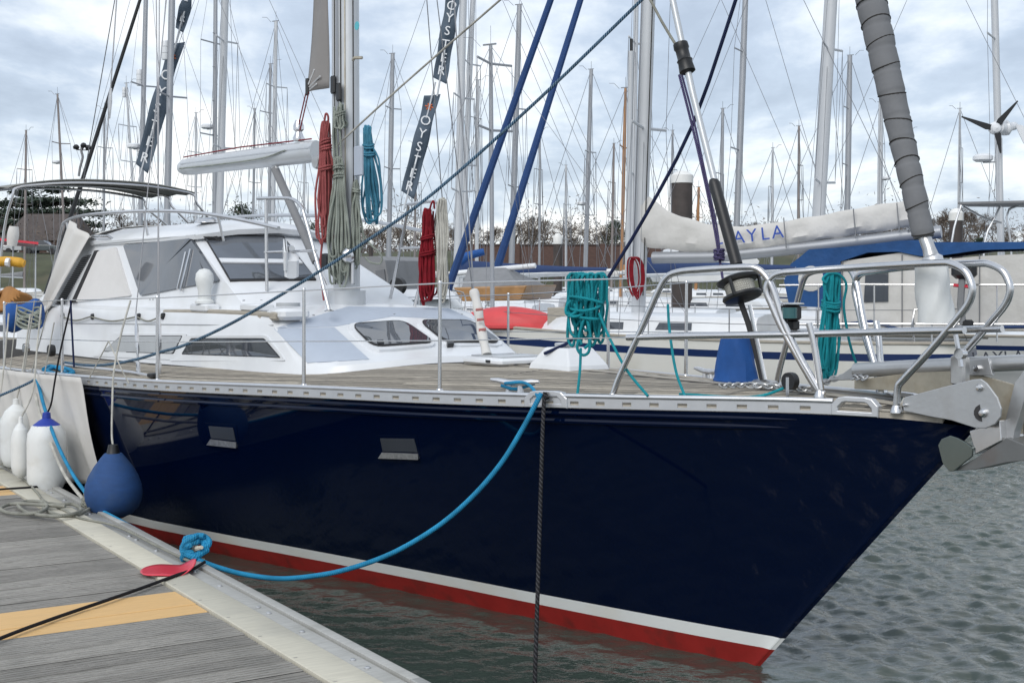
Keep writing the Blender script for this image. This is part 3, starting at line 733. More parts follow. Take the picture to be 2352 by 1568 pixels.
# cockpit coaming aft of pilothouse (white canvas screen lower left)
# ---- mast
MU = -4.95
def oval(c, a, bb, n=18): return [c+Vector((a*math.cos(2*math.pi*k/n), bb*math.sin(2*math.pi*k/n), 0)) for k in range(n)]
zs = [2.10, 3, 4, 5, 8, 12, 16.4]
mast = build(MB().loft([oval(Vector((MU-.003*(z-2), 0, z)), .155, .105, 20) for z in zs], True, True), 'mast', 'mastalu', angle=60)
build(MB().lathe([(0, 0), (.21, 0), (.21, .015), (.17, .03), (.17, .16), (0, .165)], (MU, 0, 2.085), 20), 'mast_collar', 'mastalu', mast)
# forward half carries the furling slot: raised strips down the side
for ph_, ww, mm in ((-118, .04, 'alu'), (-96, .009, 'caulk'), (-80, .035, 'maststg'), (-62, .009, 'caulk'), (-44, .010, 'bronze'), (-8, .008, 'caulk')):
    ph_ = math.radians(ph_); c_, s_ = math.cos(ph_), math.sin(ph_); nx_, ny_ = c_/.155, s_/.105; ln_ = math.hypot(nx_, ny_); nrm = Vector((nx_/ln_, ny_/ln_, 0)); tg = Vector((-nrm.y, nrm.x, 0)); base_ = Vector((MU+.155*c_, .105*s_, 0))
    build(MB().loft([[base_+nrm*.005-tg*ww/2+Vector((-.003*(z-2), 0, z)), base_+nrm*.005+tg*ww/2+Vector((-.003*(z-2), 0, z)), base_-nrm*.02+tg*ww/2+Vector((-.003*(z-2), 0, z)), base_-nrm*.02-tg*ww/2+Vector((-.003*(z-2), 0, z))] for z in (2.3, 8, 16)], True, True), 'mast_track', mm, mast, smooth=False)
mp_ = YF.LY(822, 370, -.1)
build(MB().box((mp_.x+.005, -.095, mp_.z), (.13, .03, .26), bev=.008), 'mast_plate', 'nonslip', mast)
q = YF.LY(822, 60, -.1); build(MB().lathe([(0, 0), (.038, 0), (.038, .003), (0, .003)], (q.x, -.108, q.z), 16, R=Matrix.Rotation(math.pi/2, 3, 'X')), 'sticker', 'mark', mast)
q = YF.LY(818, 135, -.1); build(MB().tube([Vector((q.x-.07, -.09, q.z)), Vector((q.x, -.115, q.z+.005)), Vector((q.x+.07, -.08, q.z))], .014, 6), 'lashing', 'bronze', mast)
q = YF.LY(803, 585, -.12); build(MB().lathe([(0, 0), (.07, 0), (.075, .03), (.05, .07), (0, .085)], q, 16, R=Matrix.Rotation(math.pi/2+.3, 3, 'X')), 'winch', 'ss', mast)
build(MB().box((q.x, -.10, q.z-.16), (.06, .03, .2), bev=.008), 'winch_bracket', 'alu', mast)
for (x, y) in ((765, 195), (778, 212)):
    q = YF.LY(x, y, -.13); build(MB().box(q, (.07, .03, .16), bev=.012), 'rope_clutch', 'black', mast)
for z_, ln in ((7.0, 1.25), (11.6, 1.0)):
    for sgn in (-1, 1): build(MB().tube([Vector((MU-.02, 0, z_)), Vector((MU-.2, sgn*ln, z_+.1))], .035, 8, flat=.5), 'spreader', 'mastalu', mast)
# shrouds with turnbuckles down to the chainplates
def shroud(px, py, top, m='wire', r=.005):
    base = None
    for zt in (1.62,):
        base = YF.LZ(px, py, zt)
    return base
for (x, y), (tx, ty), (bx, by) in (((318, 845), (382, 0), (312, 720)), ((366, 850), (359, 0), (366, 712)), ((362, 850), (366, 0), (362, 712))):
    a_ = edge(x, y, .42); a_.z = z_dk(a_.x, a_.y); d0 = (YF.wor(a_)).y/FW.y
    P0 = a_; mid = YF.LY(bx, by, a_.y+.01); topp = YF.LY(tx, ty, a_.y+.5*(1 if tx > 370 else .55))
    sh_ = build(MB().tube([mid, topp, topp+(topp-mid)*2.6], .005, 6), 'shroud', 'wire')
    ax = (mid-P0); L_ = ax.length; ax.normalize()
    build(MB().tube([P0, P0+ax*.10], .02, 8), 'chainplate', 'ss', sh_); build(MB().tube([P0+ax*.10, P0+ax*.16, P0+ax*.2, P0+ax*(L_*.78), P0+ax*(L_*.82), mid], lambda t: .010+.009*(1 if .25 < t < .75 else 0), 8), 'turnbuckle', 'ss', sh_)
for sgn in (1,):
    for du in (0, .45): build(MB().tube([Vector((MU-.1-du, 1.55, 1.6)), Vector((MU-.2, .8, 7.1))], .005, 6), 'shroud', 'wire')
build(MB().tube([Vector((MU, 0, 16.3)), Vector((-12.8, 0, 1.6))], .006, 6), 'backstay', 'wire')
bs_ = px_path([(272, -60, 17.5), (254, 205, 17.3), (238, 420, 17.1)], YF); bsk = build(MB().tube(bs_, .008, 6), 'backstay', 'wire'); build(MB().tube(px_path([(254.5, 203, 17.3), (252.5, 235, 17.28), (250.5, 272, 17.26)], YF), lambda t: .018+.012*(1-abs(2*t-1)), 8), 'insulator', 'ssd', bsk)
# ---- boom, vang, clew of the furled mainsail
B0 = YF.LY(727, 347, 0); B1 = YF.LY(414, 385, 0)
def bring(c, k=1): return [c+Vector((0, .075*k*math.sin(a)*(1), .105*k*math.cos(a))) for a in np.linspace(0, 2*math.pi, 17)[:-1]]
d_ = (B1-B0)
boom = build(MB().loft([bring(B0, .95), bring(B0+d_*.05, 1), bring(B0+d_*.9, .92), bring(B0+d_*.97, .8), bring(B0+d_, .55)], True, True), 'boom', 'mastalu', angle=50)
build(MB().tube([B0+Vector((0, -.066, .03)), B0+d_*.95+Vector((0, -.058, .03))], .012, 6), 'boom_track', 'alu', boom)
build(MB().tube([B0+d_*.02+Vector((0, -.02, .115)), B0+d_*.5+Vector((0, -.02, .13)), B0+d_*.97+Vector((0, 0, .11))], .007, 6), 'outhaul_line', 'r_crim', boom)
build(MB().tube([B0+d_*.15+Vector((0, -.085, .03)), B0+d_*.3+Vector((0, -.09, -.02)), B0+d_*.6+Vector((0, -.085, -.03)), B0+d_*.96+Vector((0, -.06, -.02))], .007, 6, sm=4), 'reef_line', 'r_grn', boom)
build(MB().lathe([(0, 0), (.05, 0), (.055, .03), (.03, .09), (.05, .11), (.05, .15), (.03, .2), (0, .2)], YF.LY(686, 320, 0)+Vector((0, 0, -.02)), 12), 'outhaul_block', 'ss', boom)
q = YF.LY(734, 372, -.1); build(MB().lathe([(0, -.05), (.06, -.05), (.07, -.02), (.045, 0), (.07, .02), (.06, .05), (0, .05)], q, 14, R=Matrix.Rotation(math.pi/2, 3, 'X')), 'boom_winch', 'ssd', boom)
V0 = YF.LY(632, 388, 0); V1 = YF.LY(752, 690, 0); V1.x = max(V1.x, MU-.25)
vang = build(MB().tube([V0, V0+(V1-V0)*.72], .04, 12), 'vang', 'canvasgrey'); build(MB().tube([V0+(V1-V0)*.7, V1], .028, 10), 'vang_rod', 'ss', vang); build(MB().box(V0+Vector((0, 0, .03)), (.1, .04, .08), bev=.01), 'vang_fitting', 'ssd', vang)
for k, (x, y) in enumerate(((742, 690), (748, 600))):
    q = YF.LY(x, y, -.05); build(MB().lathe([(0, -.03), (.07, -.03), (.075, 0), (.07, .03), (0, .03)], q, 14, R=Matrix.Rotation(math.pi/2, 3, 'X')), 'vang_block', 'black', vang)
SQ = [YF.LY(x, y, .0) for x, y in ((722, -60), (756, -60), (752, 202), (704, 213))]
def sailf(a, c):
    p = (SQ[0]*(1-a)+SQ[1]*a)*(1-c)+(SQ[3]*(1-a)+SQ[2]*a)*c; p.y += .02*math.sin(a*5+c*3); return p
sail = build(MB().grid(sailf, 8, 14), 'mainsail_clew', 'sail', solid=.006)
for (x0, y0), (x1, y1) in (((708, 195), (722, 160)), ((710, 200), (735, 175)), ((711, 206), (727, 193))):
    build(MB().tube([YF.LY(x0, y0, -.02), YF.LY(x1, y1, -.025)], .008, 4), 'reinforcement', 'gel', sail)
q = YF.LY(706, 200, -.02); build(MB().box(q, (.05, .03, .16), bev=.012), 'clew_block', 'black', sail)
for dx_ in (-3, 3): build(MB().tube([YF.LY(706+dx_, 212, -.02), YF.LY(686+dx_, 300, -.02)], .006, 6), 'clew_line', 'r_crim', sail)
# ---- granny bars either side of the mast
for sgn in (-1, 1):
    def gp(x, y): p = YF.LY(x, y, -.60); return Vector((p.x, p.y*-sgn, p.z))
    if sgn < 0: leg = [(614, 720), (612, 600), (611, 475), (611, 458)]; top = [(592, 456), (640, 455), (672, 457), (690, 472), (702, 505), (728, 600), (756, 712)]; bar = [(603, 576), (716, 576)]
    A_ = [gp(x, y) for x, y in [(614, 720), (612, 600), (611, 458)]]; T_ = [gp(x, y) for x, y in [(592, 456), (645, 455), (672, 458), (692, 475), (704, 512), (728, 600), (756, 712)]]
    if sgn > 0:
        A_ = [YF.LY(x, y, .6) for x, y in ((893, 703), (916, 590), (938, 474))]; T_ = [YF.LY(x, y, .6) for x, y in ((935, 470), (965, 466), (985, 463), (1003, 466), (1006, 480), (980, 590), (950, 712))]
    else: A_ = [Vector((p.x, -.6, p.z)) for p in A_]; T_ = [Vector((p.x, -.6, p.z)) for p in T_]
    gb = build(MB().tube(T_, .0155, 10, sm=5), 'mast_pulpit', 'ss'); build(MB().tube(A_, .0155, 10), 'leg', 'ss', gb)
    build(MB().tube([Vector((A_[1].x-.03, sgn*.6, A_[1].z+.08)), Vector((T_[-2].x-.01, sgn*.6, A_[1].z+.08))], .012, 8), 'cross_bar', 'ss', gb)
    for p in (A_[0], T_[-1]): build(MB().lathe([(0, 0), (.04, 0), (.04, .006), (.018, .014), (0, .014)], Vector((p.x, p.y, p.z-.01)), 12), 'foot_plate', 'ss', gb)
# floodlight on the bar, dorade cowl, handrail, ventilator box and ring
fl = YF.LY(655, 585, -.66); Rf = Matrix.Rotation(math.radians(-25), 3, 'Z') @ Matrix.Rotation(math.radians(28), 3, 'Y')
flo = build(MB().box(fl, (.26, .03, .20), R=Rf, bev=.01), 'deck_light', 'gel'); build(MB().box(fl+Vector((.02, .05, -.09)), (.16, .12, .2), R=Rf, bev=.02), 'light_body', 'gel', flo); build(MB().lathe([(0, -.06), (.03, -.06), (.035, 0), (.03, .06), (0, .06)], fl+Vector((-.05, .06, .05)), 10, R=Matrix.Rotation(math.pi/2, 3, 'Y')), 'light_bracket', 'ss', flo)
q = YF.LY(470, 704, -.985); vb = build(MB().box((q.x, q.y, q.z-.01), (.36, .14, .07), bev=.015), 'vent_box', 'gel')
build(MB().lathe([(0, .03), (.085, .03), (.085, .05), (.06, .07), (.058, .14), (.075, .2), (.083, .25), (.075, .30), (.045, .335), (0, .345)], q, 16), 'vent_cowl', 'fendw', vb)
q = YF.LY(590, 706, -.96); build(MB().box((q.x, q.y, q.z+.0), (.34, .16, .06), bev=.012), 'vent_box', 'gel')
q = YF.LY(662, 712, -.90); rb = build(MB().box((q.x, q.y, q.z-.03), (.30, .26, .10), bev=.03), 'winch_base', 'gel'); build(MB().lathe([(.075, 0), (.10, 0), (.10, .03), (.075, .03)], q+Vector((0, 0, .03)), 20), 'base_ring', 'blind', rb)
h0, h1 = YF.LY(378, 716, -1.02), YF.LY(640, 723, -1.02)
hr = build(MB().tube([h0, h0*.5+h1*.5+Vector((0, 0, .012)), h1], .022, 8, sm=4, flat=.8), 'handrail', 'wood')
for t in (.12, .5, .86): build(MB().box(h0*(1-t)+h1*t+Vector((0, 0, -.035)), (.07, .03, .05), bev=.008), 'rail_block', 'wood', hr)
q = YF.LY(632, 726, -1.02); build(MB().box(q, (.10, .07, .07), bev=.015), 'rail_end', 'wood', hr)
# line led through eyes along the cabin side
ey = [cast(x, y, G)[0] or YF.LY(x, y, -1.03) for x, y in ((146, 725), (214, 727), (320, 727), (376, 726))]
for p in ey: build(MB().lathe([(.0, -.012), (.03, -.012), (.035, 0), (.03, .02), (0, .02)], p, 10, R=Matrix.Rotation(math.pi/2, 3, 'X')), 'line_eye', 'black', coach)
for a_, c_ in zip(ey, ey[1:]): build(MB().tube([a_+Vector((0, -.03, 0)), (a_+c_)/2+Vector((0, -.035, -.045)), c_+Vector((0, -.03, 0))], .008, 6, sm=5), 'furling_line', 'r_gry', coach)
# ---- bimini over the cockpit
bim = build(MB().grid(lambda a, c: Vector((-10.5-1.7*a, (2*c-1)*1.12-.12, 3.55-.11*abs(2*c-1)**2.5+.03*a-.02*math.sin(a*math.pi*3)**2)), 12, 16), 'bimini_canopy', 'biminic', solid=.012)
for ub, zz in ((-10.5, 3.54), (-11.3, 3.55), (-12.15, 3.56)):
    P = [Vector((ub+(.0 if ub > -11.5 else .0), y, zz-.03-.10*abs((y+.12)/1.12)**2.5)) for y in np.linspace(-1.22, .98, 9)]
    P = [Vector((ub*.6-11*.4, -1.42, 1.85)), Vector((ub*.8-11*.2, -1.34, 2.9)), Vector((ub, -1.27, 3.3))]+P+[Vector((ub, 1.03, 3.3)), Vector((ub*.8-11*.2, 1.34, 2.9)), Vector((ub*.6-11*.4, 1.42, 1.85))]
    build(MB().tube(P, .016, 8, sm=3), 'bimini_frame', 'ss', bim)
# ---- stanchions and lifelines
for sgn in (-1, 1):
    tops = []; mids = []
    for (xb, yb, xt, yt) in ((10, 862, 22, 697), (143, 868, 142, 690), (362, 884, 365, 684), (698, 896, 699, 667), (1010, 905, 1009, 651)):
        p0 = edge(xb, yb, .055); p0.z = z_dk(p0.x, p0.y)-.01; p1 = edge(xt, yt, .055); p1.x = p0.x+.005; p1.y = p0.y
        if sgn > 0: p0.y *= -1; p1.y *= -1
        st = build(MB().tube([p0, p0+(p1-p0)*.35, p1], lambda t: .0155-.004*t, 10), 'stanchion', 'ss')
        build(MB().lathe([(0, 0), (.026, 0), (.024, .05), (.017, .06), (0, .06)], p0, 12), 'stanchion_socket', 'ss', st); build(MB().lathe([(0, 0), (.014, .0), (.015, .01), (.008, .02), (0, .02)], p1, 10), 'stanchion_cap', 'ss', st)
        tops.append(p1); mids.append(p0+(p1-p0)*.50)
    e1 = edge(1440, 640, .05); e2 = edge(1437, 775, .05)
    if sgn > 0: e1.y *= -1; e2.y *= -1
    ww = build(MB().tube(smooth_path(tops+[e1], 3), .005, 6), 'lifeline', 'ss'); build(MB().tube(smooth_path(mids+[e2], 3), .004, 6), 'lifeline', 'ss')

for pl_ in ([(150, 742), (300, 744), (470, 746), (628, 747)], [(216, 562), (300, 554), (448, 540)]):
    Q = [cast(x, y, G if y > 700 else H_) for x, y in pl_]; Q = [q for q in Q if q[0] is not None]
    if len(Q) > 1: build(MB().tube([q[0] for q in Q], .006, 5), 'moulding_joint', 'blind', coach)
for (x, y) in ((690, 736), (720, 724), (905, 722), (1060, 722), (560, 690), (600, 690), (345, 688), (352, 688)):
    h_, n_ = cast(x, y, G if y > 700 else H_)
    if h_ is not None: build(MB().lathe([(0, -.004), (.012, -.004), (.012, .006), (0, .008)], h_, 8), 'deck_fastening', 'ss', coach)
# ---- pulpit: two hoops each side and a middle rail
def pul_w(u): return max(b_d(max(-12.9, min(1.49, u)))-.05, .165)
def pedge(px, py):
    lo, hi = -3.0, 2.2
    for _ in range(40):
        m_ = (lo+hi)/2; x, _y = proj(YF.wor((m_, -pul_w(m_), 2.0)))
        if x < px: lo = m_
        else: hi = m_
    y = -pul_w(lo); w_ = YF.wor((lo, y, 0)); r = ray(px, py); return Vector((lo, y, (EYE+r*(w_.y/r.y)).z))
def ptube(pts, name, parent=None, r=.0195, ins=.05, m='ss', sgn=-1, sm=5):
    P = [pedge(x, y) for x, y in pts]
    if sgn > 0: P = [Vector((p.x, -p.y, p.z)) for p in P]
    return build(MB().tube(P, r, 12, sm=sm), name, m, parent), P
for sgn in (-1, 1):
    h1, P = ptube([(1408, 907), (1425, 860), (1478, 745), (1512, 668), (1532, 636), (1560, 624), (1610, 619), (1700, 614), (1735, 616), (1758, 634), (1775, 665), (1800, 740), (1835, 815), (1862, 862), (1884, 900)], 'pulpit_hoop', sgn=sgn)
    h2, P2 = ptube([(1893, 905), (1876, 892), (1850, 850), (1800, 762), (1772, 700), (1760, 668), (1768, 642), (1790, 628), (1840, 623), (2000, 612), (2150, 604), (2185, 606), (2215, 622), (2230, 650), (2232, 672), (2222, 700), (2195, 735), (2130, 812), (2075, 872), (2063, 890), (2060, 935)], 'pulpit_hoop', sgn=sgn)
    mrail, P3 = ptube([(1440, 775), (1600, 771), (1810, 768), (2000, 763), (2215, 758)], 'pulpit_middle_rail', sgn=sgn, sm=2)
    for p in (P[0], P[-1], P2[-1]):
        build(MB().lathe([(0, -.02), (.035, -.02), (.035, -.012), (.022, .02), (0, .02)], Vector((p.x, p.y, max(z_dk(p.x, p.y), p.z-.01))), 12), 'rail_foot', 'ss', h1)
    ptube([(1858, 742), (1870, 790), (1886, 895)], 'pulpit_brace', h2, sgn=sgn)
# cross bar joining both sides forward
# green starboard lamp on the pulpit
q = edge(1815, 718, .10); nl = build(MB().box(q, (.10, .09, .085), bev=.012), 'navigation_light', 'black'); build(MB().lathe([(0, -.03), (.042, -.03), (.042, .03), (0, .03)], q+Vector((.02, -.03, 0)), 14), 'lens', mat('green_lens', (.01, .09, .10), .1, spec=.8), nl); build(MB().box(q+Vector((0, 0, .05)), (.12, .1, .012), bev=.004), 'lamp_cover', 'ss', nl); build(MB().box(q+Vector((0, .02, -.07)), (.07, .05, .06), bev=.01), 'lamp_bracket', 'black', nl)
# ---- inner forestay with furler
def cl(x, y, yy=0): return YF.LY(x, y, yy)
st = build(MB().tube([cl(1642, 418), cl(1590, 210), cl(1545, 0), cl(1545, 0)+(cl(1545, 0)-cl(1642, 418))*4.2], .021, 10), 'inner_forestay', 'mastalu')
T0, T1 = cl(1638, 412), cl(1692, 607); ax = (T1-T0).normalized()
build(MB().tube([T0, T0+ax*.03, T0+ax*.2, T1], lambda t: .026+.012*min(1, t*4), 12), 'furler_tube', 'black', st)
sw0, sw1 = cl(1562, 98), cl(1580, 168); d_ = sw1-sw0
build(MB().tube([sw0, sw0+d_*.04, sw0+d_*.2, sw0+d_*.25, sw0+d_*.55, sw0+d_*.6, sw0+d_*.65, sw0+d_*.95, sw1], lambda t: (.02, .048, .05, .043, .043, .052, .046, .053, .035)[min(8, int(t*8+.5))], 16), 'swivel', 'black', st)
Rx = Vector((0, 0, 1)).rotation_difference(-ax).to_matrix()
D0 = cl(1700, 662)
dr = build(MB().lathe([(0, -.085), (.05, -.085), (.115, -.07), (.125, -.055), (.12, -.04), (.07, -.035), (.07, .035), (.13, .045), (.135, .06), (.10, .075), (.04, .085), (0, .085)], D0, 24, R=Rx), 'furler_drum', 'black', st)
for k in range(5): build(MB().tube([D0+Rx @ Vector((.085*math.cos(a), .085*math.sin(a), -.028+.014*k)) for a in np.linspace(0, 2*math.pi, 19)[:-1]], .0085, 6, closed=True), 'reefing_line', 'r_wht', st)
for k in range(3):
    a = 2*math.pi*k/3+.9; build(MB().tube([D0+Rx @ Vector((.122*math.cos(a), .122*math.sin(a), -.055)), D0+Rx @ Vector((.13*math.cos(a), .13*math.sin(a), .05))], .012, 6), 'drum_guard', 'black', st)
for yy in (-.035, .035):
    A_, B_ = cl(1722, 700, yy), cl(1757, 872, yy)
    build(MB().tube([A_, B_], .017, 6, flat=.45), 'link_plate', 'ss', st)
build(MB().tube([cl(1700, 690), cl(1718, 740), cl(1735, 800), cl(1752, 874)], .018, 8), 'toggle', 'rubber', st)
build(MB().box(Vector((cl(1757, 880).x, 0, z_dk(cl(1757, 880).x, 0)+.02)), (.16, .08, .05), bev=.01), 'deck_plate', 'ssd', st)
# ---- furled genoa in its grey wrap
g1, g0 = cl(2122, 545), cl(2000, 0); gd = (g0-g1).normalized(); GL = (g0-g1).length
def gr_(t):                                                              # slightly uneven wraps
    s_ = t*GL*3.2; w_ = (s_*7.5) % 1
    return .058+.026*min(1, t*3.2) - .0045*(w_ < .12) + .0015*math.sin(s_*40)
PG = [g1+gd*(GL*3.2*i/330) for i in range(331)]
genoa = build(MB().tube(PG, gr_, 18), 'furled_genoa', 'genoa')
for i in range(26):
    c = g1+gd*(.02+.1333*i+.03*math.sin(i)); rr = .059+.026*min(1, (.1333*i)/(GL*3.2)*3.2); tl = Matrix.Rotation(math.radians(10*math.sin(i*1.7)+8), 3, 'X')
    e1 = gd.orthogonal().normalized(); e2 = gd.cross(e1)
    build(MB().tube([c+(e1*math.cos(a)+e2*math.sin(a))*rr+gd*(.018*math.sin(a+i)) for a in np.linspace(0, 2*math.pi, 21)[:-1]], .0035, 5, closed=True), 'wrap_seam', 'caulk', genoa)
build(MB().tube([g1+gd*.03, cl(2134, 572), cl(2142, 600)], lambda t: .034+.012*(t > .5), 12), 'furler_extrusion', 'ssd', genoa)
fd = build(MB().tube([cl(2139, 585), cl(2141, 592), cl(2147, 622), cl(2149, 628)], lambda t: (.03, .055, .06, .06)[int(t*3+.4)], 14), 'genoa_furler', 'alu', genoa)
def cov(a, c):
    L0, L1 = Vector((2098, 608)), Vector((2106, 748)); R0, R1 = Vector((2178, 604)), Vector((2196, 738))
    ang = a*2*math.pi; xm = (L0.x+R0.x)/2*(1-c)+(L1.x+R1.x)/2*c; ym = 606*(1-c)+742*c; hw = ((R0.x-L0.x)*(1-c)+(R1.x-L1.x)*c)/2/430
    p = cl(xm, ym); k = 1+.05*math.sin(ang*3+c*7)+.03*math.sin(ang*7+c*13); return p+Vector((math.cos(ang)*hw*k*.95, math.sin(ang)*hw*k*.85, 0))
build(MB().grid(cov, 36, 16), 'furler_cover', mat('pvc_cover', (.60, .62, .62), .4, var=.05, vscale=4, bump=.5, bscale=7), genoa)
for yy in (-.03, .03): build(MB().tube([cl(2192, 750, yy), cl(2208, 842, yy)], .014, 6), 'forestay_link', 'ss', genoa)
q = cl(2207, 812, -.04); build(MB().lathe([(0, -.02), (.028, -.02), (.028, .02), (0, .02)], q, 12, R=Matrix.Rotation(math.pi/2, 3, 'X')), 'clevis_pin', 'ss', genoa)
build(MB().box(cl(2205, 850), (.09, .06, .16), bev=.012), 'tack_plate', 'ssd', genoa)
# ---- stemhead: cheek plates, rollers, short bowsprit, anchor
def plate(pts, yy, th, name, m, parent=None, bev=.003):
    P = [cl(x, y, yy) for x, y in pts]; return build(MB().prism(P, (0, th, 0)), name, m, parent, smooth=False, bevel=bev)
sh_ = plate([(2073, 920), (2078, 912), (2150, 893), (2235, 871), (2252, 870), (2266, 880), (2290, 912), (2299, 938), (2297, 958), (2285, 974), (2262, 984), (2238, 982), (2185, 965), (2130, 955), (2075, 943)], -.155, .012, 'bow_roller', 'galv')
plate([(1962, 873), (2010, 866), (2173, 846), (2255, 862), (2332, 884), (2400, 915), (2430, 990), (2330, 1000), (2250, 960), (2120, 905), (2062, 897), (1962, 893)], .13, .016, 'port_cheek', 'bronze', sh_)
for (x, y, r_) in ((2250, 890, .018), (2258, 948, .022), (2080, 930, .01)):
    build(MB().lathe([(0, -.012), (r_, -.012), (r_, .01), (r_*.6, .02), (0, .021)], cl(x, y, -.158), 14, R=Matrix.Rotation(math.pi/2, 3, 'X')), 'roller_bolt', 'ss', sh_)
build(MB().tube([cl(2258, 948, -.15), cl(2258, 948, .13)], .045, 14), 'roller', 'rubber', sh_)
build(MB().prism([cl(2226, 990, -.1), cl(2296, 965, -.1), cl(2300, 1012, -.1), cl(2240, 1043, -.1)], (0, .2, 0)), 'chute_plate', 'ss', sh_, smooth=False, bevel=.004)
bsp = build(MB().tube([cl(1966, 850, .16), cl(2060, 845, .16), cl(2352, 832, .16), cl(2352, 832, .16)*2-cl(2060, 845, .16)], .042, 18), 'bowsprit', 'galv')
plate([(1962, 838), (1990, 842), (1975, 872), (1900, 874), (1935, 858)], .14, .02, 'sprit_bracket', 'ssd', bsp)
plate([(2222, 828), (2270, 822), (2280, 862), (2226, 862)], .11, .02, 'sprit_clamp', 'galv', bsp)
build(MB().lathe([(0, -.02), (.018, -.02), (.018, .01), (0, .012)], cl(2243, 846, .10), 6, R=Matrix.Rotation(math.pi/2, 3, 'X')), 'clamp_nut', 'ss', bsp)
anc = plate([(2154, 1022), (2162, 1008), (2182, 1000), (2200, 1006), (2222, 1018), (2234, 1028), (2232, 1048), (2214, 1062), (2190, 1082), (2180, 1082), (2164, 1062)], -.115, .014, 'anchor_fluke', 'leafss')
plate([(2186, 1081), (2240, 1052), (2300, 1012), (2312, 1005), (2400, 1040), (2400, 1052), (2310, 1062), (2240, 1078)], -.09, .16, 'anchor_blade', 'anch', anc)
plate([(2300, 1015), (2304, 985), (2330, 880), (2352, 850), (2378, 830), (2390, 850), (2365, 880), (2330, 990), (2326, 1012)], -.05, .06, 'anchor_shank', 'galv', anc)
# chain on the foredeck
def chain(pts, nlink, name, m='galv', sc=.03):
    P = smooth_path(pts, 8); Ls = [0]
    for a_, c_ in zip(P, P[1:]): Ls.append(Ls[-1]+(c_-a_).length)
    b = MB()
    for i in range(nlink):
        t = Ls[-1]*(i+.5)/nlink; k = max(1, min(len(P)-1, int(np.searchsorted(Ls, t)))); a_, c_ = P[k-1], P[k]; f = (t-Ls[k-1])/max(1e-6, Ls[k]-Ls[k-1]); c = a_.lerp(c_, f); ax_ = (c_-a_).normalized()
        s1 = ax_.orthogonal().normalized(); s1 = s1 if i % 2 else ax_.cross(s1)
        b.tube([c+ax_*(sc*math.cos(q))+s1*(sc*.6*math.sin(q)) for q in np.linspace(0, 2*math.pi, 11)[:-1]], sc*.21, 5, closed=True)
    return build(b, name, m)
zf = lambda u, y: z_dk(u, y)+.015
chain([YF.LZ(1655, 885, 1.73), YF.LZ(1720, 884, 1.72), YF.LZ(1790, 888, 1.72), YF.LZ(1860, 893, 1.72), YF.LZ(1890, 880, 1.74), YF.LZ(1930, 866, 1.77), YF.LZ(1990, 868, 1.79)], 34, 'anchor_chain')
# deck gear: windlass cover, cleat, hatches, vents
bb = [YF.LZ(x, y, 1.69) for x, y in ((1632, 878), (1748, 880))]; cbg = (bb[0]+bb[1])/2; cbg.z = z_dk(cbg.x, cbg.y)
rw = (bb[0]-bb[1]).length/2
cvb = MB(); rings = []
for z_, k_ in ((0, 1.0), (.015, 1.03), (.03, .97), (.07, .94), (.12, .86), (.17, .80), (.22, .74), (.27, .68), (.285, .62), (.29, .3)):
    rings.append([cbg+Vector((math.cos(a)*rw*k_*(1+.05*math.sin(3*a+z_*20)+.04*math.sin(11*a+z_*9)), math.sin(a)*rw*.8*k_*(1+.05*math.cos(4*a+z_*14)+.04*math.sin(9*a-z_*13)), z_)) for a in np.linspace(0, 2*math.pi, 29)[:-1]])
build(cvb.loft(rings, True, True), 'windlass_cover', 'blue')
def cleat(c, dirv, L_=.34, parent=None, m='alu'):
    dirv = dirv.normalized(); up = Vector((0, 0, 1)); b = MB()
    b.tube([c-dirv*L_/2+up*.082, c-dirv*L_*.35+up*.078, c-dirv*L_*.12+up*.066, c+dirv*L_*.12+up*.066, c+dirv*L_*.35+up*.078, c+dirv*L_/2+up*.082], lambda t: .010+.012*(1-abs(2*t-1)**2), 8)
    for s_ in (-.12, .12): b.tube([c+dirv*L_*s_, c+dirv*L_*s_*.9+up*.062], lambda t: .024-.008*t, 8)
    return build(b, 'cleat', m)
c0 = edge(1182, 897, .16); c0.z = z_dk(c0.x, c0.y); cdir = YF.LZ(1240, 872, 1.66)-YF.LZ(1118, 871, 1.66); cleat(c0, Vector((.6, .25, 0)), .36)
cleat(Vector((c0.x, -c0.y, c0.z)), Vector((1, -.2, 0)), .36)
def on_deck(x, y):
    z = 1.66
    for _ in range(6): p = YF.LZ(x, y, z); z = z_dk(p.x, p.y)
    return YF.LZ(x, y, z)
h = [on_deck(x, y) for x, y in ((1093, 838), (1248, 842))]; hc = (h[0]+h[1])/2+Vector((-.18, .12, 0)); hatch = build(MB().box(hc+Vector((0, 0, .03)), (.50, .50, .06), R=Matrix.Rotation(.0, 3, 'Z'), bev=.02), 'deck_hatch', 'gel')
build(MB().box(hc+Vector((0, 0, .065)), (.40, .40, .012), bev=.005), 'hatch_pane', 'blind', hatch); build(MB().box(hc+Vector((.1, -.255, .035)), (.05, .008, .02)), 'hatch_latch', 'black', hatch)
v = [on_deck(x, y) for x, y in ((1247, 846), (1378, 850))]; vc = (v[0]+v[1])/2+Vector((-.1, .06, 0))
rings = [[vc+Vector((sx*a_, sy*b_, z_)) for sx, sy in ((-1, -1), (1, -1), (1, 1), (-1, 1))] for a_, b_, z_ in ((.23, .19, -.01), (.22, .18, .03), (.13, .12, .145), (.12, .11, .15))]
vb = build(MB().loft(rings, True, True), 'ventilator_box', 'gel', smooth=False, bevel=.012); build(MB().lathe([(.05, 0), (.085, 0), (.09, .02), (.085, .03), (.05, .03)], vc+Vector((-.02, 0, .15)), 20), 'ventilator_ring', 'blind', vb)
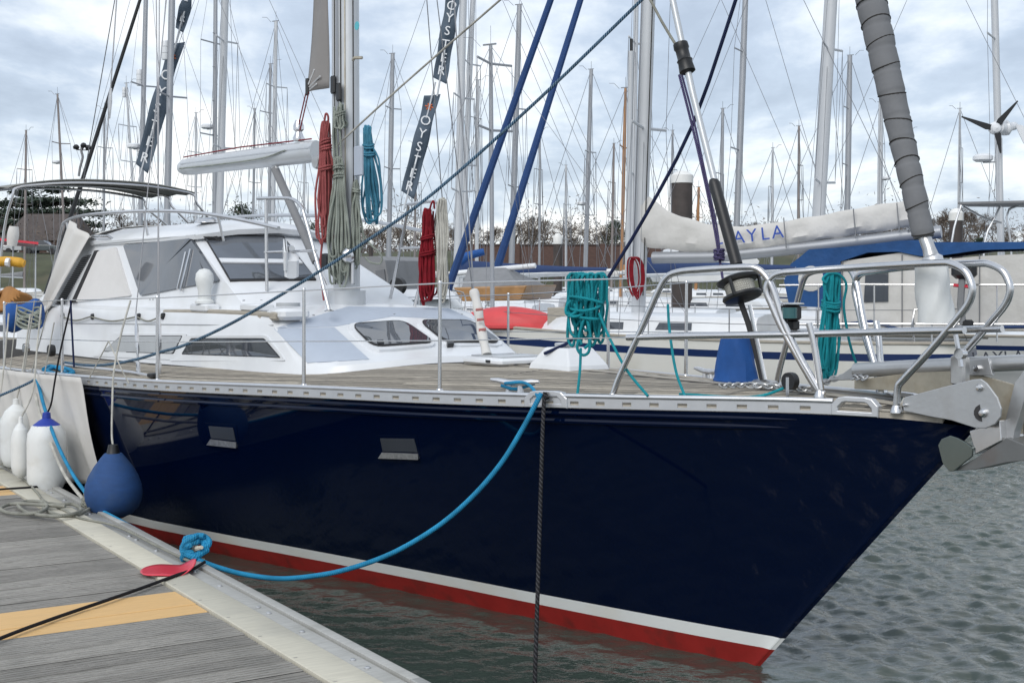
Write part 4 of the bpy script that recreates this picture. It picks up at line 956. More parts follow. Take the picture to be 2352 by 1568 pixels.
# snap block standing by the pulpit foot
q = edge(1815, 874, .22); blk = build(MB().lathe([(0, -.022), (.05, -.022), (.052, 0), (.05, .022), (0, .022)], Vector((q.x, q.y, z_dk(q.x, q.y)+.09)), 16, R=Matrix.Rotation(math.pi/2, 3, 'X')), 'snatch_block', 'black'); build(MB().box((q.x, q.y-.024, z_dk(q.x, q.y)+.06), (.024, .006, .11), bev=.002), 'block_strap', 'ss', blk)
# genoa car track on the side deck and its block
tk = [on_deck(x, y) for x, y in ((150, 842), (300, 860), (352, 870))]; tk = [p+Vector((0, 0, .02)) for p in tk]
trk = build(MB().tube([tk[0], tk[1], tk[2]], .016, 4, flat=.6), 'genoa_track', 'alu'); build(MB().box(tk[2]+Vector((0, 0, .01)), (.12, .07, .04), bev=.01), 'track_end', 'black', trk)
q = on_deck(118, 824); build(MB().lathe([(0, -.03), (.06, -.03), (.065, 0), (.06, .03), (0, .03)], q+Vector((0, 0, .09)), 16, R=Matrix.Rotation(math.pi/2, 3, 'X')), 'genoa_block', 'black', trk)
q = on_deck(60, 815); build(MB().lathe([(0, -.03), (.05, -.03), (.055, 0), (.05, .03), (0, .03)], q+Vector((0, 0, .08)), 16, R=Matrix.Rotation(math.pi/2, 3, 'X')), 'genoa_block', 'ss', trk)
# white padded sleeve on a stay by the forehatch
slv = px_path([(1088, 668, 10.6), (1096, 700), (1106, 760), (1118, 815, 10.3)], YF)
sv = build(MB().tube(slv, lambda t: .036+.004*math.sin(t*20), 12, sm=5), 'stay_sleeve', 'canvas')
for (x, y) in ((1101, 712), (1104, 735), (1108, 758)): build(MB().tube([YF.D(x-8, y, 10.38), YF.D(x+8, y-2, 10.37)], .012, 5), 'faded_marking', mat('faded_red', (.36, .14, .13), .8), sv)
build(MB().tube(px_path([(1040, -40, 11.6), (1088, 668, 10.6)], YF), .006, 6), 'runner_wire', 'wire', sv)
# ================================================================= ropes, coils, fenders
def rope(pts, r, m, name, label, cat='rope', group=None, n=8, sm=6, fr=None, add=None):
    b = MB().tube(px_path(pts) if not isinstance(pts[0], Vector) else pts, r, n, sm=sm)
    if add: add(b)
    return tag(b.build(name, m, base=True), label, cat, group)
def coilpath(c, e1, e2, rad, turns, jit, rs, squash=1):
    P = []
    for i in range(int(turns*10)):
        a = 2*math.pi*i/10; k = 1+rs.uniform(-jit, jit); P.append(c+e1*(math.cos(a)*rad*k)+e2*(math.sin(a)*rad*k*squash)+e1.cross(e2)*rs.uniform(-.5, .5)*rad*jit*2)
    return P
def hank(xc, yt, yb, wpx, depth, nl, r, m, name, label, wraps=(.18,), seed=1, lean=0, gather=.35, spread=.06, tails=()):
    rs = random.Random(seed); k = depth/FPX; b = MB(); top = atd(xc, yt, depth); P = []
    X = Vector((1, 0, 0)); Yv = Vector((0, 1, 0)); Zv = Vector((0, 0, 1))
    Ht = (yb-yt)*k; W = wpx*k
    prof = lambda t: gather+(1-gather)*min(1, max(0, (t-.12))*1.7)
    r *= .78; nl = int(nl*1.45)
    for i in range(nl):
        f = (i+.5)/nl*2-1+rs.uniform(-.25, .25); L_ = Ht*(rs.uniform(.74, 1.0) if i % 3 else rs.uniform(.9, 1.04)); w0 = rs.uniform(.10, .42)*W*.5; off = f*W*.32; dpt = rs.uniform(-1, 1)*spread
        for s_, seq in ((-1, (0, .15, .35, .6, .85, .97)), (1, (.97, .85, .6, .35, .15, .0))):
            for t in seq:
                ww = (off+s_*w0)*prof(t); z = -L_*t if t < .9 else -L_*(.93+.0*t)
                if t >= .97: ww *= .72; z = -L_
                P.append(top+X*(ww+lean*k*t+rs.gauss(0, .008)*(t > .1))+Yv*(dpt*prof(t)-.015*s_*0+rs.uniform(-.006, .006))+Zv*(z+rs.uniform(-.006, .006)+(.03*rs.random() if t == 0 else 0)))
    b.tube(P, r, 7, sm=3)
    for wv in wraps:
        c = top+Zv*(-Ht*wv)+X*(lean*k*wv); hw = W*.5*prof(wv)*.78+r*1.5; pr = []
        for i in range(24):
            a = 2*math.pi*i/10; pr.append(c+X*(math.cos(a)*hw)+Yv*(math.sin(a)*(spread*prof(wv)+r*2.2))+Zv*((i/24-.5)*r*5.5+.012*math.sin(a+seed)+rs.uniform(-.003, .003)))
        b.tube(pr, r, 7, sm=3)
    for tl in tails: b.tube(px_path(tl), r, 7, sm=5)
    return tag(b.build(name, m, base=True), label, 'rope')
DM = 11.93
hank(748, 290, 548, 50, DM-.02, 9, .0125, 'r_pink', 'rope_hank', 'faded red rope hank hanging on the mast left side', wraps=(.14, .2, .38), seed=2, tails=[[(742, 540, DM-.02), (736, 600), (738, 640), (744, 690, DM)], [(752, 300, DM), (754, 270), (748, 262), (744, 290, DM)]])
hank(778, 372, 655, 56, DM-.08, 11, .0125, 'r_grn', 'rope_hank', 'thick grey green rope hank on the front of the mast', wraps=(.05, .12), seed=3, tails=[[(768, 380, DM-.08), (765, 300), (772, 255), (780, 300), (784, 360, DM-.08)], [(776, 375, DM-.06), (772, 310), (768, 245), (766, 300), (770, 370, DM-.06)]])
hank(818, 425, 612, 34, DM-.03, 6, .0115, 'r_grn', 'rope_hank', 'green flecked rope hank at right edge of mast', wraps=(.07,), seed=5, tails=[[(822, 520, DM), (850, 560), (875, 585), (873, 605), (850, 602), (838, 590, DM)]])
hank(843, 298, 508, 54, DM+.08, 9, .0115, 'r_skyb', 'rope_hank', 'faded blue rope hank behind the right of the mast', wraps=(.18, .26), seed=6, lean=16)
hank(782, 245, 300, 30, DM-.05, 4, .0115, 'r_grn', 'rope_loop', 'small grey rope loop tied high on the mast', wraps=(.3,), seed=7)
DG = 12.0
hank(982, 490, 690, 46, DG, 13, .0115, 'r_crim', 'rope_hank', 'crimson red rope bundle hanging on the right mast hoop', wraps=(.28, .46), seed=8, gather=.5, tails=[[(985, 495, DG), (990, 470), (996, 462), (998, 480, DG)]])
hank(1014, 466, 684, 32, DG-.06, 8, .0125, 'r_wht', 'rope_hank', 'white laid rope hank beside the crimson bundle', wraps=(), seed=9, gather=.75)
# teal coil on the guardrail
def teal_coil():
    rs = random.Random(11); b = MB(); d0 = 8.52; k = d0/FPX; P = []
    for i in range(23):
        x = 1310+3.35*i+rs.uniform(-4, 4); top = 632+rs.uniform(-2, 6); bot = rs.uniform(728, 800); w_ = rs.uniform(10, 26); dd = d0+rs.uniform(-.05, .03)
        seq = [(x-w_*.4, top+6), (x-w_*.1, top-3), (x+w_*.5, top+4), (x+w_*.75, top+50), (x+w_*.6+rs.uniform(-8, 8), (top+bot)/2), (x+w_*.7+rs.uniform(-6, 6), bot-22), (x+w_*.1, bot), (x-w_*.6+rs.uniform(-6, 6), bot-22), (x-w_*.5+rs.uniform(-8, 8), (top+bot)/2), (x-w_*.5, top+50)]
        xm = 1342
        P += [atd(xm+(a-xm)*(1 if c < 660 else .9), c, dd+rs.uniform(-.015, .015)) for a, c in seq]
    b.tube(P, .0092, 8, sm=4)
    for (x0, x1, y, tilt) in ((1308, 1384, 690, -14), (1306, 1380, 700, 6), (1318, 1378, 728, -6), (1300, 1340, 716, 3)):
        c = atd((x0+x1)/2, y, d0-.02); hw = (x1-x0)/2*k
        b.tube([c+Vector((math.cos(a)*hw, math.sin(a)*.075, math.sin(a+.6)*tilt*k+math.sin(a)*.02)) for a in np.linspace(0, 2*math.pi, 17)[:-1]], .0092, 8, sm=3, closed=True)
    for lp in ([(1312, 690), (1302, 702), (1300, 716), (1312, 722), (1325, 712), (1318, 698)], [(1336, 790), (1330, 770), (1345, 730), (1356, 770), (1352, 790), (1342, 800)], [(1330, 775), (1326, 800), (1338, 815), (1352, 808), (1356, 780)]):
        b.tube(px_path([(x, y, 8.44) for x, y in lp]), .0092, 8, sm=5)
    for tl in ([(1334, 800, 8.46), (1332, 850), (1326, 908, 8.28)], [(1376, 720, 8.46), (1402, 780), (1440, 850), (1488, 909, 7.95)], [(1312, 660, 8.5), (1306, 720), (1310, 760), (1322, 775, 8.45)]):
        b.tube(px_path(tl), .0085, 8, sm=6)
    tag(b.build('rope_coil', 'r_teal', base=True), 'teal rope coil hung over the guardrail wire', 'rope')
teal_coil()
rope([(1534, 700, 8.6), (1538, 760), (1552, 850), (1574, 912, 7.9)], .0085, 'r_teal', 'control_line', 'thin teal line dropping behind the pulpit to the foredeck')
hank(1912, 640, 872, 54, 8.25, 9, .0105, 'r_teal', 'rope_hank', 'long teal rope hank tied to the bow pulpit', wraps=(.24, .29), seed=12, gather=.62, lean=-14, tails=[[(1898, 650, 8.2), (1890, 640), (1905, 628), (1930, 632), (1944, 655), (1938, 700), (1946, 760), (1955, 800), (1968, 838, 8.3)], [(1930, 640, 8.25), (1918, 626), (1900, 632), (1892, 655), (1905, 690, 8.2)]])
rope([(1560, 905, 7.95), (1720, 912, 7.8), (1790, 895, 7.75), (1812, 880, 7.72)], .0085, 'r_teal', 'control_line', 'teal line along the foredeck to the snatch block')
# sheets and halyards
rope([(1500, -22, 9.6), (1470, 4, 9.65), (1240, 226), (1000, 440), (850, 548), (690, 650, 10.25), (540, 738, 10.75), (430, 790, 11.1), (370, 808, 11.35), (310, 826, 11.6), (240, 838, 12.0), (190, 838, 12.3), (150, 832, 12.7)], .0125, 'r_navy', 'sheet_rope', 'long blue flecked sheet rope running diagonally past the mast to the side deck', n=8, sm=4)
rope([(1712, -60, 8.5), (1690, 0), (1592, 285), (1480, 500), (1400, 632), (1368, 690), (1320, 775), (1250, 812, 9.6)], .012, 'r_dkblue', 'sheet_rope', 'dark blue rope slanting down to the teal coil', sm=3)
rope([(1190, -35, 9.9), (1140, 8), (920, 200), (768, 340, 12.0)], .0085, 'r_wht', 'pole_lift', 'pale thin line rising from mast to upper right', sm=2)
rope([(1560, 172, 8.75), (1590, 290), (1620, 420), (1642, 530), (1652, 590), (1660, 640, 8.6)], .0085, 'r_purp', 'halyard', 'purple halyard beside the inner forestay', sm=3, add=lambda b: (b.tube(px_path([(1566, 172, 8.75), (1592, 270), (1620, 400), (1646, 520), (1654, 590, 8.6)]), .007, 7, sm=3), [b.tube(coilpath(atd(1652, 575+i*5, 8.6), Vector((1, 0, 0)), Vector((0, 1, 0)), .028, 1.2, .2, random.Random(i)), .008, 6, sm=3) for i in range(5)]))
rope([(1478, -30, 9.2), (1520, 50), (1552, 103, 8.9)], .0095, 'r_gry', 'halyard', 'grey halyard reaching the black furler swivel', sm=2)
# ---- mooring lines
KB = onz(448, 1285, PZ+.02); KW = onz(208, 1165, PZ+.02)
F1 = YF.wor(Vector((FL1, -(b_d(FL1)+.02), z_s(FL1)+.06))); F2 = YF.wor(edge(84, 872, -.03))
dF1 = (F1-EYE).dot(FW); dK = (KB-EYE).dot(FW); dW = (KW-EYE).dot(FW); dF2 = (F2-EYE).dot(FW)
C1 = YF.wor(c0+Vector((.02, 0, .05))); dC = (C1-EYE).dot(FW)
def blue_extra(b):
    b.tube(px_path([(1160, 880, dC), (1200, 878), (1222, 890, dF1+.12), (1238, 915, dF1)]), .0105, 8, sm=5)
    b.tube(px_path([(1150, 885, dC), (1185, 893), (1228, 880, dC)]), .0105, 8, sm=4)
rope([(1242, 905, dF1), (1232, 925, dF1-.03), (1200, 985), (1150, 1065), (1080, 1145), (1000, 1212), (900, 1270), (800, 1306), (720, 1322), (640, 1328), (560, 1318), (500, 1302), (455, 1285, dK)], .0165, 'r_blue', 'mooring_rope', 'bright blue mooring rope sagging from bow fairlead to the pontoon knot', n=10, sm=6, add=blue_extra)
rope([(452, 1284, dK), (400, 1266), (330, 1225), (270, 1192), (232, 1170, dW-.1), (200, 1135, dW), (165, 1085), (130, 1015), (105, 945), (90, 890), (84, 868, dF2)], .0155, 'r_blue', 'mooring_rope', 'blue mooring rope along the pontoon edge up to the side fairlead', n=10, sm=6)
rope([(84, 868, dF2), (60, 882), (0, 908), (-60, 930, 12.4)], .012, 'r_navy', 'mooring_rope', 'dark blue rope leading left from the side fairlead')
rope([(82, 905, dF2-.05), (92, 950), (118, 1020), (148, 1088), (178, 1130), (205, 1160, dW)], .015, 'r_wht', 'mooring_rope', 'white mooring rope beside the blue one at left')
EN = onz(1226, 1640, -.1)
rope([Vector(F1+Vector((.02, -.03, 0))), F1.lerp(EN, .02)+Vector((.0, -.02, 0)), F1.lerp(EN, .5), EN], .0125, 'r_black', 'mooring_rope', 'black rope with grey flecks hanging straight down the hull', n=10, sm=3)
def knot(px, py, size, r, m, name, label, seed, z0):
    rs = random.Random(seed); c = onz(px, py, z0); c.z = z0+size*.9; b = MB()
    for i in range(6):
        e1 = Vector((rs.gauss(0, 1), rs.gauss(0, 1), rs.gauss(0, 1))).normalized(); e2 = e1.orthogonal().normalized(); rr = size*rs.uniform(.6, .95)
        b.tube([c+Vector((rs.uniform(-.15, .15), rs.uniform(-.15, .15), rs.uniform(-.1, .1)))*size+e1*(math.cos(a)*rr)+e2*(math.sin(a)*rr*.8) for a in np.linspace(0, 2*math.pi, 15)[:-1]], r, 8, sm=3, closed=True)
    cl_ = c+Vector((0, 0, -size*.9))
    o = b.build(name, m, base=True); tag(o, label, 'knot'); return c
kb = knot(448, 1287, .100, .0205, 'r_blue', 'rope_knot', 'fat blue rope knot on a pontoon cleat', 21, PZ)
kw = knot(210, 1168, .085, .0175, 'r_gry', 'rope_knot', 'grubby white rope knot on the pontoon edge', 22, PZ)
for nm, p, lb in (('mooring_cleat', kb, 'small pale cleat under the blue knot'), ('mooring_cleat', kw, 'small pale cleat under the white knot')):
    b = MB(); e = PF.u
    b.tube([p-e*.13+Vector((0, 0, .02)), p-e*.05, p+e*.05, p+e*.13+Vector((0, 0, .02))], lambda t: .012+.008*(1-abs(2*t-1)), 8, sm=3); b.tube([Vector((p.x, p.y, PZ-.01)), p], .026, 8); b.box((p.x, p.y, PZ+.016), (.14, .09, .012), R=Matrix.Rotation(PF.ang, 3, 'Z'), bev=.004)
    tag(b.build(nm, 'edge', base=True), lb, 'cleat')
# rope and cords lying on the pontoon
def ground(pts, r, m, name, label, cat='rope', z=.0, sm=6):
    P = [onz(x, y, PZ+.012+r+z+(q[0] if q else 0)) for x, y, *q in pts]; return tag(MB().tube(P, r, 8, sm=sm).build(name, m, base=True), label, cat)
ground([(205, 1168), (180, 1180), (150, 1184), (120, 1178), (100, 1166), (112, 1156, .01), (140, 1158, .015), (165, 1157, .01), (180, 1163), (186, 1172, .01), (165, 1180, .02), (130, 1185, .02), (90, 1182, .01), (60, 1175), (42, 1160), (60, 1151), (95, 1152, .01), (108, 1163, .02), (90, 1176, .02), (50, 1180, .01), (15, 1176), (2, 1167), (20, 1158), (48, 1156, .015), (80, 1158, .02), (115, 1160, .02), (150, 1162, .02)], .0145, 'r_gry', 'rope_coil', 'grubby white rope flaked in loops on the pontoon planks', z=.0)
ground([(-10, 1058), (30, 1082), (60, 1105), (85, 1130), (102, 1150), (150, 1172), (180, 1188), (250, 1203), (300, 1222), (350, 1248), (400, 1272), (440, 1290)], .0095, 'r_gry', 'cord', 'thin grey cord snaking along the pontoon edge strip', 'cord')
ground([(-12, 1470), (60, 1442), (150, 1410), (250, 1376), (330, 1348), (400, 1322), (440, 1308), (470, 1290, .01)], .0105, 'r_cord', 'cord', 'black cord lying across the yellow planks', 'cord')
ground([(-8, 1124), (30, 1121), (75, 1118), (118, 1113)], .009, 'r_cord', 'cord', 'short black cord over the pontoon edge at left', 'cord')
# red plastic tag
def redtag(a, c):
    x = 322+128*a; hw = 13*math.sqrt(max(.02, 1-abs(2*a-1)**3.2)); y = 1312-8*a+(2*c-1)*hw
    p = onz(x, y, PZ+.02); p.z += .035*max(0, a-.72)**1.2*6*(1-c*.4)+.012*math.sin(a*7)*a; return p
tag(MB().grid(redtag, 20, 6).build('plastic_tag', 'vinylred', base=True, solid=.004), 'bright red plastic tag lying below the blue knot', 'tag')
# ---- fenders
def fender(px, ptop, pbot, wpx, d, label, cap='fendw', ropeto=None, rm='r_wht', shape='tube'):
    k = d/FPX; r = wpx*k/2; Hh = (pbot-ptop)*k; base = atd(px, pbot, d)
    root = thing('fender', label, 'fender', base, 0, 'fenders along the hull')
    if shape == 'tube': prof = [(0, 0), (r*.35, .0), (r*.8, .035), (r*.98, .10), (r, .16), (r, Hh*.5), (r*1.0, Hh-.20), (r*.95, Hh-.13), (r*.72, Hh-.06)]; capp = [(r*.74, Hh-.065), (r*.4, Hh-.02), (r*.22, Hh), (r*.20, Hh+.05), (0, Hh+.06)]
    else:
        prof = [(0, .0), (r*.35, .012), (r*.66, .05), (r*.86, .11), (r*.97, .19), (r, .26), (r*.97, .34), (r*.86, .43), (r*.66, .53), (r*.42, .62), (r*.3, .66)]; prof = [(a, b_*Hh/.66) for a, b_ in prof]; capp = [(r*.24, Hh*.99), (r*.2, Hh*1.06), (r*.17, Hh*1.13), (0, Hh*1.14)]
    MB().lathe(prof, n=28).build('body', 'fendw' if shape == 'tube' else 'fendb', root)
    MB().lathe(capp, n=20).build('eye_end', cap, root)
    if shape != 'tube': MB().lathe([(0, -.004), (r*.36, .008), (r*.69, .047), (r*.72, .06), (0, .06)], n=28).build('end_cap', mat('fender_end_red', (.30, .06, .05), .6), root)
    if ropeto:
        P = px_path([(px, ptop-10, d)]+ropeto); P = [p-base for p in P]
        MB().tube(P, .0085, 7, sm=5).build('lanyard', rm, root)
    return root
dfe = lambda x, ins=-.22: (YF.wor(edge(x, 900, ins))-EYE).dot(FW)
fender(261, 1040, 1190, 130, dfe(262, -.30), 'round blue fender hanging against the navy hull', 'black', [(257, 1000), (258, 930), (262, 850), (280, 760), (300, 690, dfe(300, .05))], 'r_wht', 'ball')
fender(108, 960, 1128, 88, dfe(108, -.2), 'white fender with a blue cap beside the hanging cloth', 'fendcap', [(118, 925), (126, 875), (140, 800), (165, 692, dfe(160, .05))], 'r_cord')
fender(48, 970, 1095, 44, dfe(48, -.3), 'small narrow white fender between two larger ones', 'fendw', [(75, 900), (85, 800), (95, 700, dfe(95, .05))], 'r_wht')
fender(38, 928, 1075, 68, dfe(20, -.14), 'tall ribbed white fender second from left', 'fendw', [(52, 850), (70, 720, dfe(70, .05))], 'r_wht')
fender(-6, 955, 1068, 50, dfe(0, -.2), 'white fender cut by the left picture edge', 'fendw', [(8, 850), (20, 720, dfe(20, .05))], 'r_wht')
# canvas hung over the side behind the fenders
def skirt(a, c):
    u0, u1 = edge_u(203), edge_u(-40); u = u0+(u1-u0)*a; z = z_s(max(-12.5, u))+.075-1.05*c*(1-.06*math.sin(a*9)); s_ = TIP-u-.0
    p = hull_pt(s_, max(.2, z)); p.x = u; off = .03+.028*(math.sin(a*26+c*2)+.6*math.sin(a*61+c*5))*(.25+.75*c)
    return YF.wor(Vector((p.x+(.12*c*(1-c) if a < .05 else 0), p.y-off-.02, z)))
tag(MB().grid(skirt, 60, 20).build('fender_cloth', 'canvas', base=True, solid=.004), 'off white cloth draped over the hull side behind the fenders', 'cloth')
def ties(b):
    for tl in ([(250, 783, None), (205, 868, None)], [(250, 783, None), (280, 850, None), (296, 880, None)], [(40, 700, None), (20, 880, None)], [(110, 715, None), (60, 900, None)], [(125, 740, None), (100, 870, None)], [(80, 690, None), (48, 905, None)]):
        b.tube([YF.wor(edge(x, y, .03 if i == 0 else -.03)) for i, (x, y, _) in enumerate(tl)], .0055, 6)
bt = MB(); ties(bt); tag(bt.build('lashing_cord', 'r_wht', base=True), 'thin white lashing tying the cloth to the guardrail', 'cord')
bt = MB().tube([YF.wor(edge(x, y, .03)) for x, y in ((163, 690), (166, 760), (170, 843))], .009, 7, sm=4)
tag(bt.build('cord', 'r_dkblue', base=True), 'short dark blue cord hanging from the guardrail at left', 'cord')
ground_ = [on_deck(x, y)+Vector((0, 0, .03)) for x, y in ((100, 855), (115, 848), (135, 853), (150, 862), (140, 868), (120, 864), (108, 858), (130, 850), (160, 856), (168, 864), (150, 868))]
tag(MB().tube([YF.wor(p) for p in ground_], .02, 8, sm=5).build('rope_coil', 'r_blue', base=True), 'small blue rope turns on the side deck cleat', 'rope')
# ================================================================= yachts behind
def gen_yacht(root, L_=11, B=3.4, fb=1.35, fs=1.1, hullm='hullw', stripe='stripe', bowf=.5, band=(.72, .82), coach=True, detail=1, deckm='gel', cm='gel', winm='glass'):
    """hull with stem forward; local origin at the mast foot on the centreline at water level"""
    uf = L_*(1-bowf)-.2 if False else L_*.42; ua = uf-L_
    hb = lambda t: B/2*(math.sin(math.pi*min(1, t*.62+.0)/1.0)**.75 if t < .81 else math.sin(math.pi*.502)**.75*(1-.25*((t-.81)/.19)**2))
    zs = lambda t: fb+(fs-fb)*t-.12*math.sin(math.pi*t)
    nS = 15; fr = [0, band[0], band[1], 1]
    def rows(f0, f1, n):
        out = []
        for i in range(n+1):
            f = f0+(f1-f0)*i/n; r = []
            for k in range(nS):
                t = k/(nS-1); z = zs(t)*f if f > 0 else f*.4; rake = .9*(1-f)*(1-t)**2; w_ = max(.02, hb(t)*(.72+.28*max(0, f)**.6)); u = uf-t*L_-rake+(.0 if t < 1 else .25*f)
                r.append((u, w_, z))
            out.append(r)
        return out
    def mk(name, f0, f1, n, m, par, off=0):
        b = MB()
        for s_ in (1, -1):
            R = [[Vector((u, s_*(w_+off), z)) for u, w_, z in r] for r in rows(f0, f1, n)]
            b.loft(R if s_ < 0 else R[::-1], False)
        b2 = rows(f0, f1, n); b.loft([[Vector((r[-1][0], y*(r[-1][1]+off), r[-1][2])) for y in (-1, 0, 1)] for r in b2], False)
        return b.build(name, m, par, angle=50)
    h = mk('hull', -.3, band[0], 4, hullm, root); mk('hull_stripe', band[0], band[1], 1, stripe, h); mk('topside', band[1], 1, 1, hullm, h)
    dk = MB().loft([[Vector((uf-t*L_, y*hb(t), zs(t)+.04*(1-y*y))) for y in (-1, -.5, 0, .5, 1)] for t in np.linspace(0, 1, nS)], False).build('deck', deckm, root)
    for s_ in (1, -1): MB().tube([Vector((uf-t*L_, s_*hb(t), zs(t)+.03)) for t in np.linspace(0, 1, nS)], .03, 6).build('toe_rail', 'wood', dk)
    top = fs
    if coach:
        c0, c1 = uf-L_*.24, uf-L_*.66; hgt = .42; ww = B*.30
        rings = [[Vector((u, y, zf)) for u, y, zf in ((c0+e, -w_*.6, z), (c0-.5+e, -w_, z), (c1, -w_, z), (c1, w_, z), (c0-.5+e, w_, z), (c0+e, w_*.6, z))] for e, w_, z in ((0, ww, fs+.0), (-.35, ww*.92, fs+hgt*.85), (-.5, ww*.82, fs+hgt), (-.6, ww*.3, fs+hgt+.05))]
        cr = MB().loft(rings, True, True).build('coachroof', cm, root, angle=25)
        for s_ in (1, -1):
            for a_ in (.18, .55):
                xa = c0-.7-(c0-c1-1)*a_; P = [Vector((xa, s_*ww*.955, fs+hgt*.38)), Vector((xa-.75, s_*ww*.955, fs+hgt*.38)), Vector((xa-.75, s_*ww*.935, fs+hgt*.72)), Vector((xa-.08, s_*ww*.935, fs+hgt*.72))]
                MB().prism([p+Vector((0, s_*.02, 0)) for p in P], (0, -s_*.04, 0)).build('window', winm, cr, smooth=False)
        top = fs+hgt
    if detail:
        T = []
        for t in np.linspace(.05, .92, 7):
            for s_ in (1, -1):
                y = s_*(hb(t)-.06); MB().tube([Vector((uf-t*L_, y, zs(t))), Vector((uf-t*L_, y, zs(t)+.62))], .014, 6).build('stanchion', 'ss', root)
        for s_ in (1, -1):
            for hh in (.62, .34): MB().tube([Vector((uf-t*L_, s_*(hb(t)-.06), zs(t)+hh)) for t in np.linspace(.05, .92, 7)], .007, 5).build('lifeline', 'wire', root)
        pul = [Vector((uf-.6, s_*hb(.05), zs(0)+.62*q)) for s_, q in ((1, 0), (1, 1))]+[Vector((uf+.1, 0, zs(0)+.66))]+[Vector((uf-.6, -hb(.05), zs(0)+.62*q)) for q in (1, 0)]
        MB().tube(pul, .016, 6, sm=3).build('pulpit', 'ss', root)
        ps = [Vector((ua+.9, s_*hb(.93), fs+.62*q)) for s_, q in ((1, 0), (1, 1))]+[Vector((ua+.15, B*.3, fs+.62)), Vector((ua+.15, -B*.3, fs+.62))]+[Vector((ua+.9, -hb(.93), fs+.62*q)) for q in (1, 0)]
        MB().tube(ps, .016, 6, sm=2).build('pushpit', 'ss', root)
    return uf, ua, hb, zs, top
def rig(root, d, base, topz, lean, w_, m, spr=(.33, .63), uf=4.5, ua=-6, B=3.4, fs=1.2, fb=1.35, furl=None, radar=None, steps=False, boom='none', head=True, sprl=.85, refl=None):
    """mast and standing rigging; base is the mast foot in local axes, lean its tilt per metre"""
    rw = max(.006, .55*d/FPX); mh = topz-base.z; P = lambda z: base+Vector((lean.x*(z-base.z), lean.y*(z-base.z), z-base.z))
    mt = MB().loft([[P(z)+Vector((w_*.62*math.cos(a)*k, w_*.46*math.sin(a)*k, 0)) for a in np.linspace(0, 2*math.pi, 11)[:-1]] for z, k in ((base.z, 1), (base.z+mh*.7, 1), (topz, .8))], True, True).build('mast', m, root, angle=60)
    tp = P(topz)
    if head:
        MB().tube([tp+Vector((-.16, 0, .03)), tp+Vector((.22, 0, .03))], .025, 5).build('masthead_crane', 'maststg', mt); MB().tube([tp, tp+Vector((0, 0, .5))], .5*d/FPX, 4).build('aerial', 'wire', mt); MB().tube([tp+Vector((.3, 0, 0)), tp+Vector((.55, 0, .25)), tp+Vector((.75, .1, .25))], .5*d/FPX, 4).build('wind_vane', 'wire', mt)
    side = []
    for f in spr:
        z = base.z+mh*f
        for s_ in (1, -1): MB().tube([P(z), P(z)+Vector((-.12, s_*sprl, .05))], .035, 5, flat=.6).build('spreader', m, mt)
    for s_ in (1, -1):
        tips = [P(base.z+mh*f)+Vector((-.12, s_*sprl, .05)) for f in spr]; cp = Vector((base.x-.2, s_*B*.46, fs+.05))
        MB().tube([cp]+tips+[tp], rw, 4).build('cap_shroud', 'wire', root)
        if spr: MB().tube([Vector((base.x-.6, s_*B*.45, fs)), P(base.z+mh*spr[0])], rw, 4).build('lower_shroud', 'wire', root)
    MB().tube([Vector((uf-.15, 0, fb)), tp], rw*1.1, 4).build('forestay', 'wire', root); MB().tube([Vector((ua+.2, 0, fs)), tp], rw, 4).build('backstay', 'wire', root)
    if furl:
        a_, c_ = Vector((uf-.3, 0, fb+.5)), Vector((uf-.15, 0, fb)).lerp(tp, .93)
        MB().tube([a_, a_.lerp(c_, .3), a_.lerp(c_, .7), c_], lambda t: furl[1]*(1-.45*t), 8).build('furled_headsail', furl[0], root); MB().lathe([(0, -.08), (.1, -.08), (.1, -.05), (.05, -.04), (.05, .04), (.1, .05), (.1, .08), (0, .08)], a_-Vector((0, 0, .2)), 10).build('furler', 'ssd', root)
    if radar:
        rz, side_ = radar; q = P(rz)+Vector((side_*.42, 0, 0)); MB().lathe([(0, -.10), (.2, -.10), (.28, -.05), (.28, .05), (.2, .11), (0, .13)], q, 14).build('radar_dome', 'gel', mt); MB().box((P(rz)+q)/2-Vector((0, 0, .12)), (.42, .08, .04)).build('radar_bracket', 'maststg', mt)
    if refl:
        rz, side_ = refl; q = P(rz)+Vector((side_*.22, 0, 0)); MB().lathe([(0, -.32), (.12, -.32), (.13, -.28), (.13, .28), (.12, .32), (0, .32)], q, 12).build('radar_reflector', 'gel', mt)
        for k in (-.1, .12): MB().lathe([(.132, -.008), (.135, -.008), (.135, .008), (.132, .008)], q+Vector((0, 0, k)), 12).build('reflector_band', 'blind', mt)
    if steps:
        for i in range(14): MB().box(P(base.z+2+i*.75)+Vector((.0, (-1)**i*w_*.5, 0)), (.05, .14, .03)).build('mast_step', m, mt)
    if boom != 'none':
        bz = base.z+.95; bl = abs(ua-base.x)*.72; b0 = P(bz)-Vector((.1, 0, 0)); b1 = Vector((base.x-bl, 0, bz+.15))
        bo = MB().tube([b0, b1], .075, 8).build('boom', 'mastalu', root)
        if boom: 
            rings = []
            for i in range(11):
                t = i/10; c = b0.lerp(b1, t*.97); hh = .42*(1-t)**1.3+.14; ww = .13*(1-.3*t)
                rings.append([c+Vector((0, ww*math.cos(a)*(1+.1*math.sin(i*2.1+a*2)), hh*.5+hh*.5*math.sin(a)-.02)) for a in np.linspace(0, 2*math.pi, 11)[:-1]])
            MB().loft(rings, True, True).build('sail_cover', boom, bo)
    return mt, tp, P
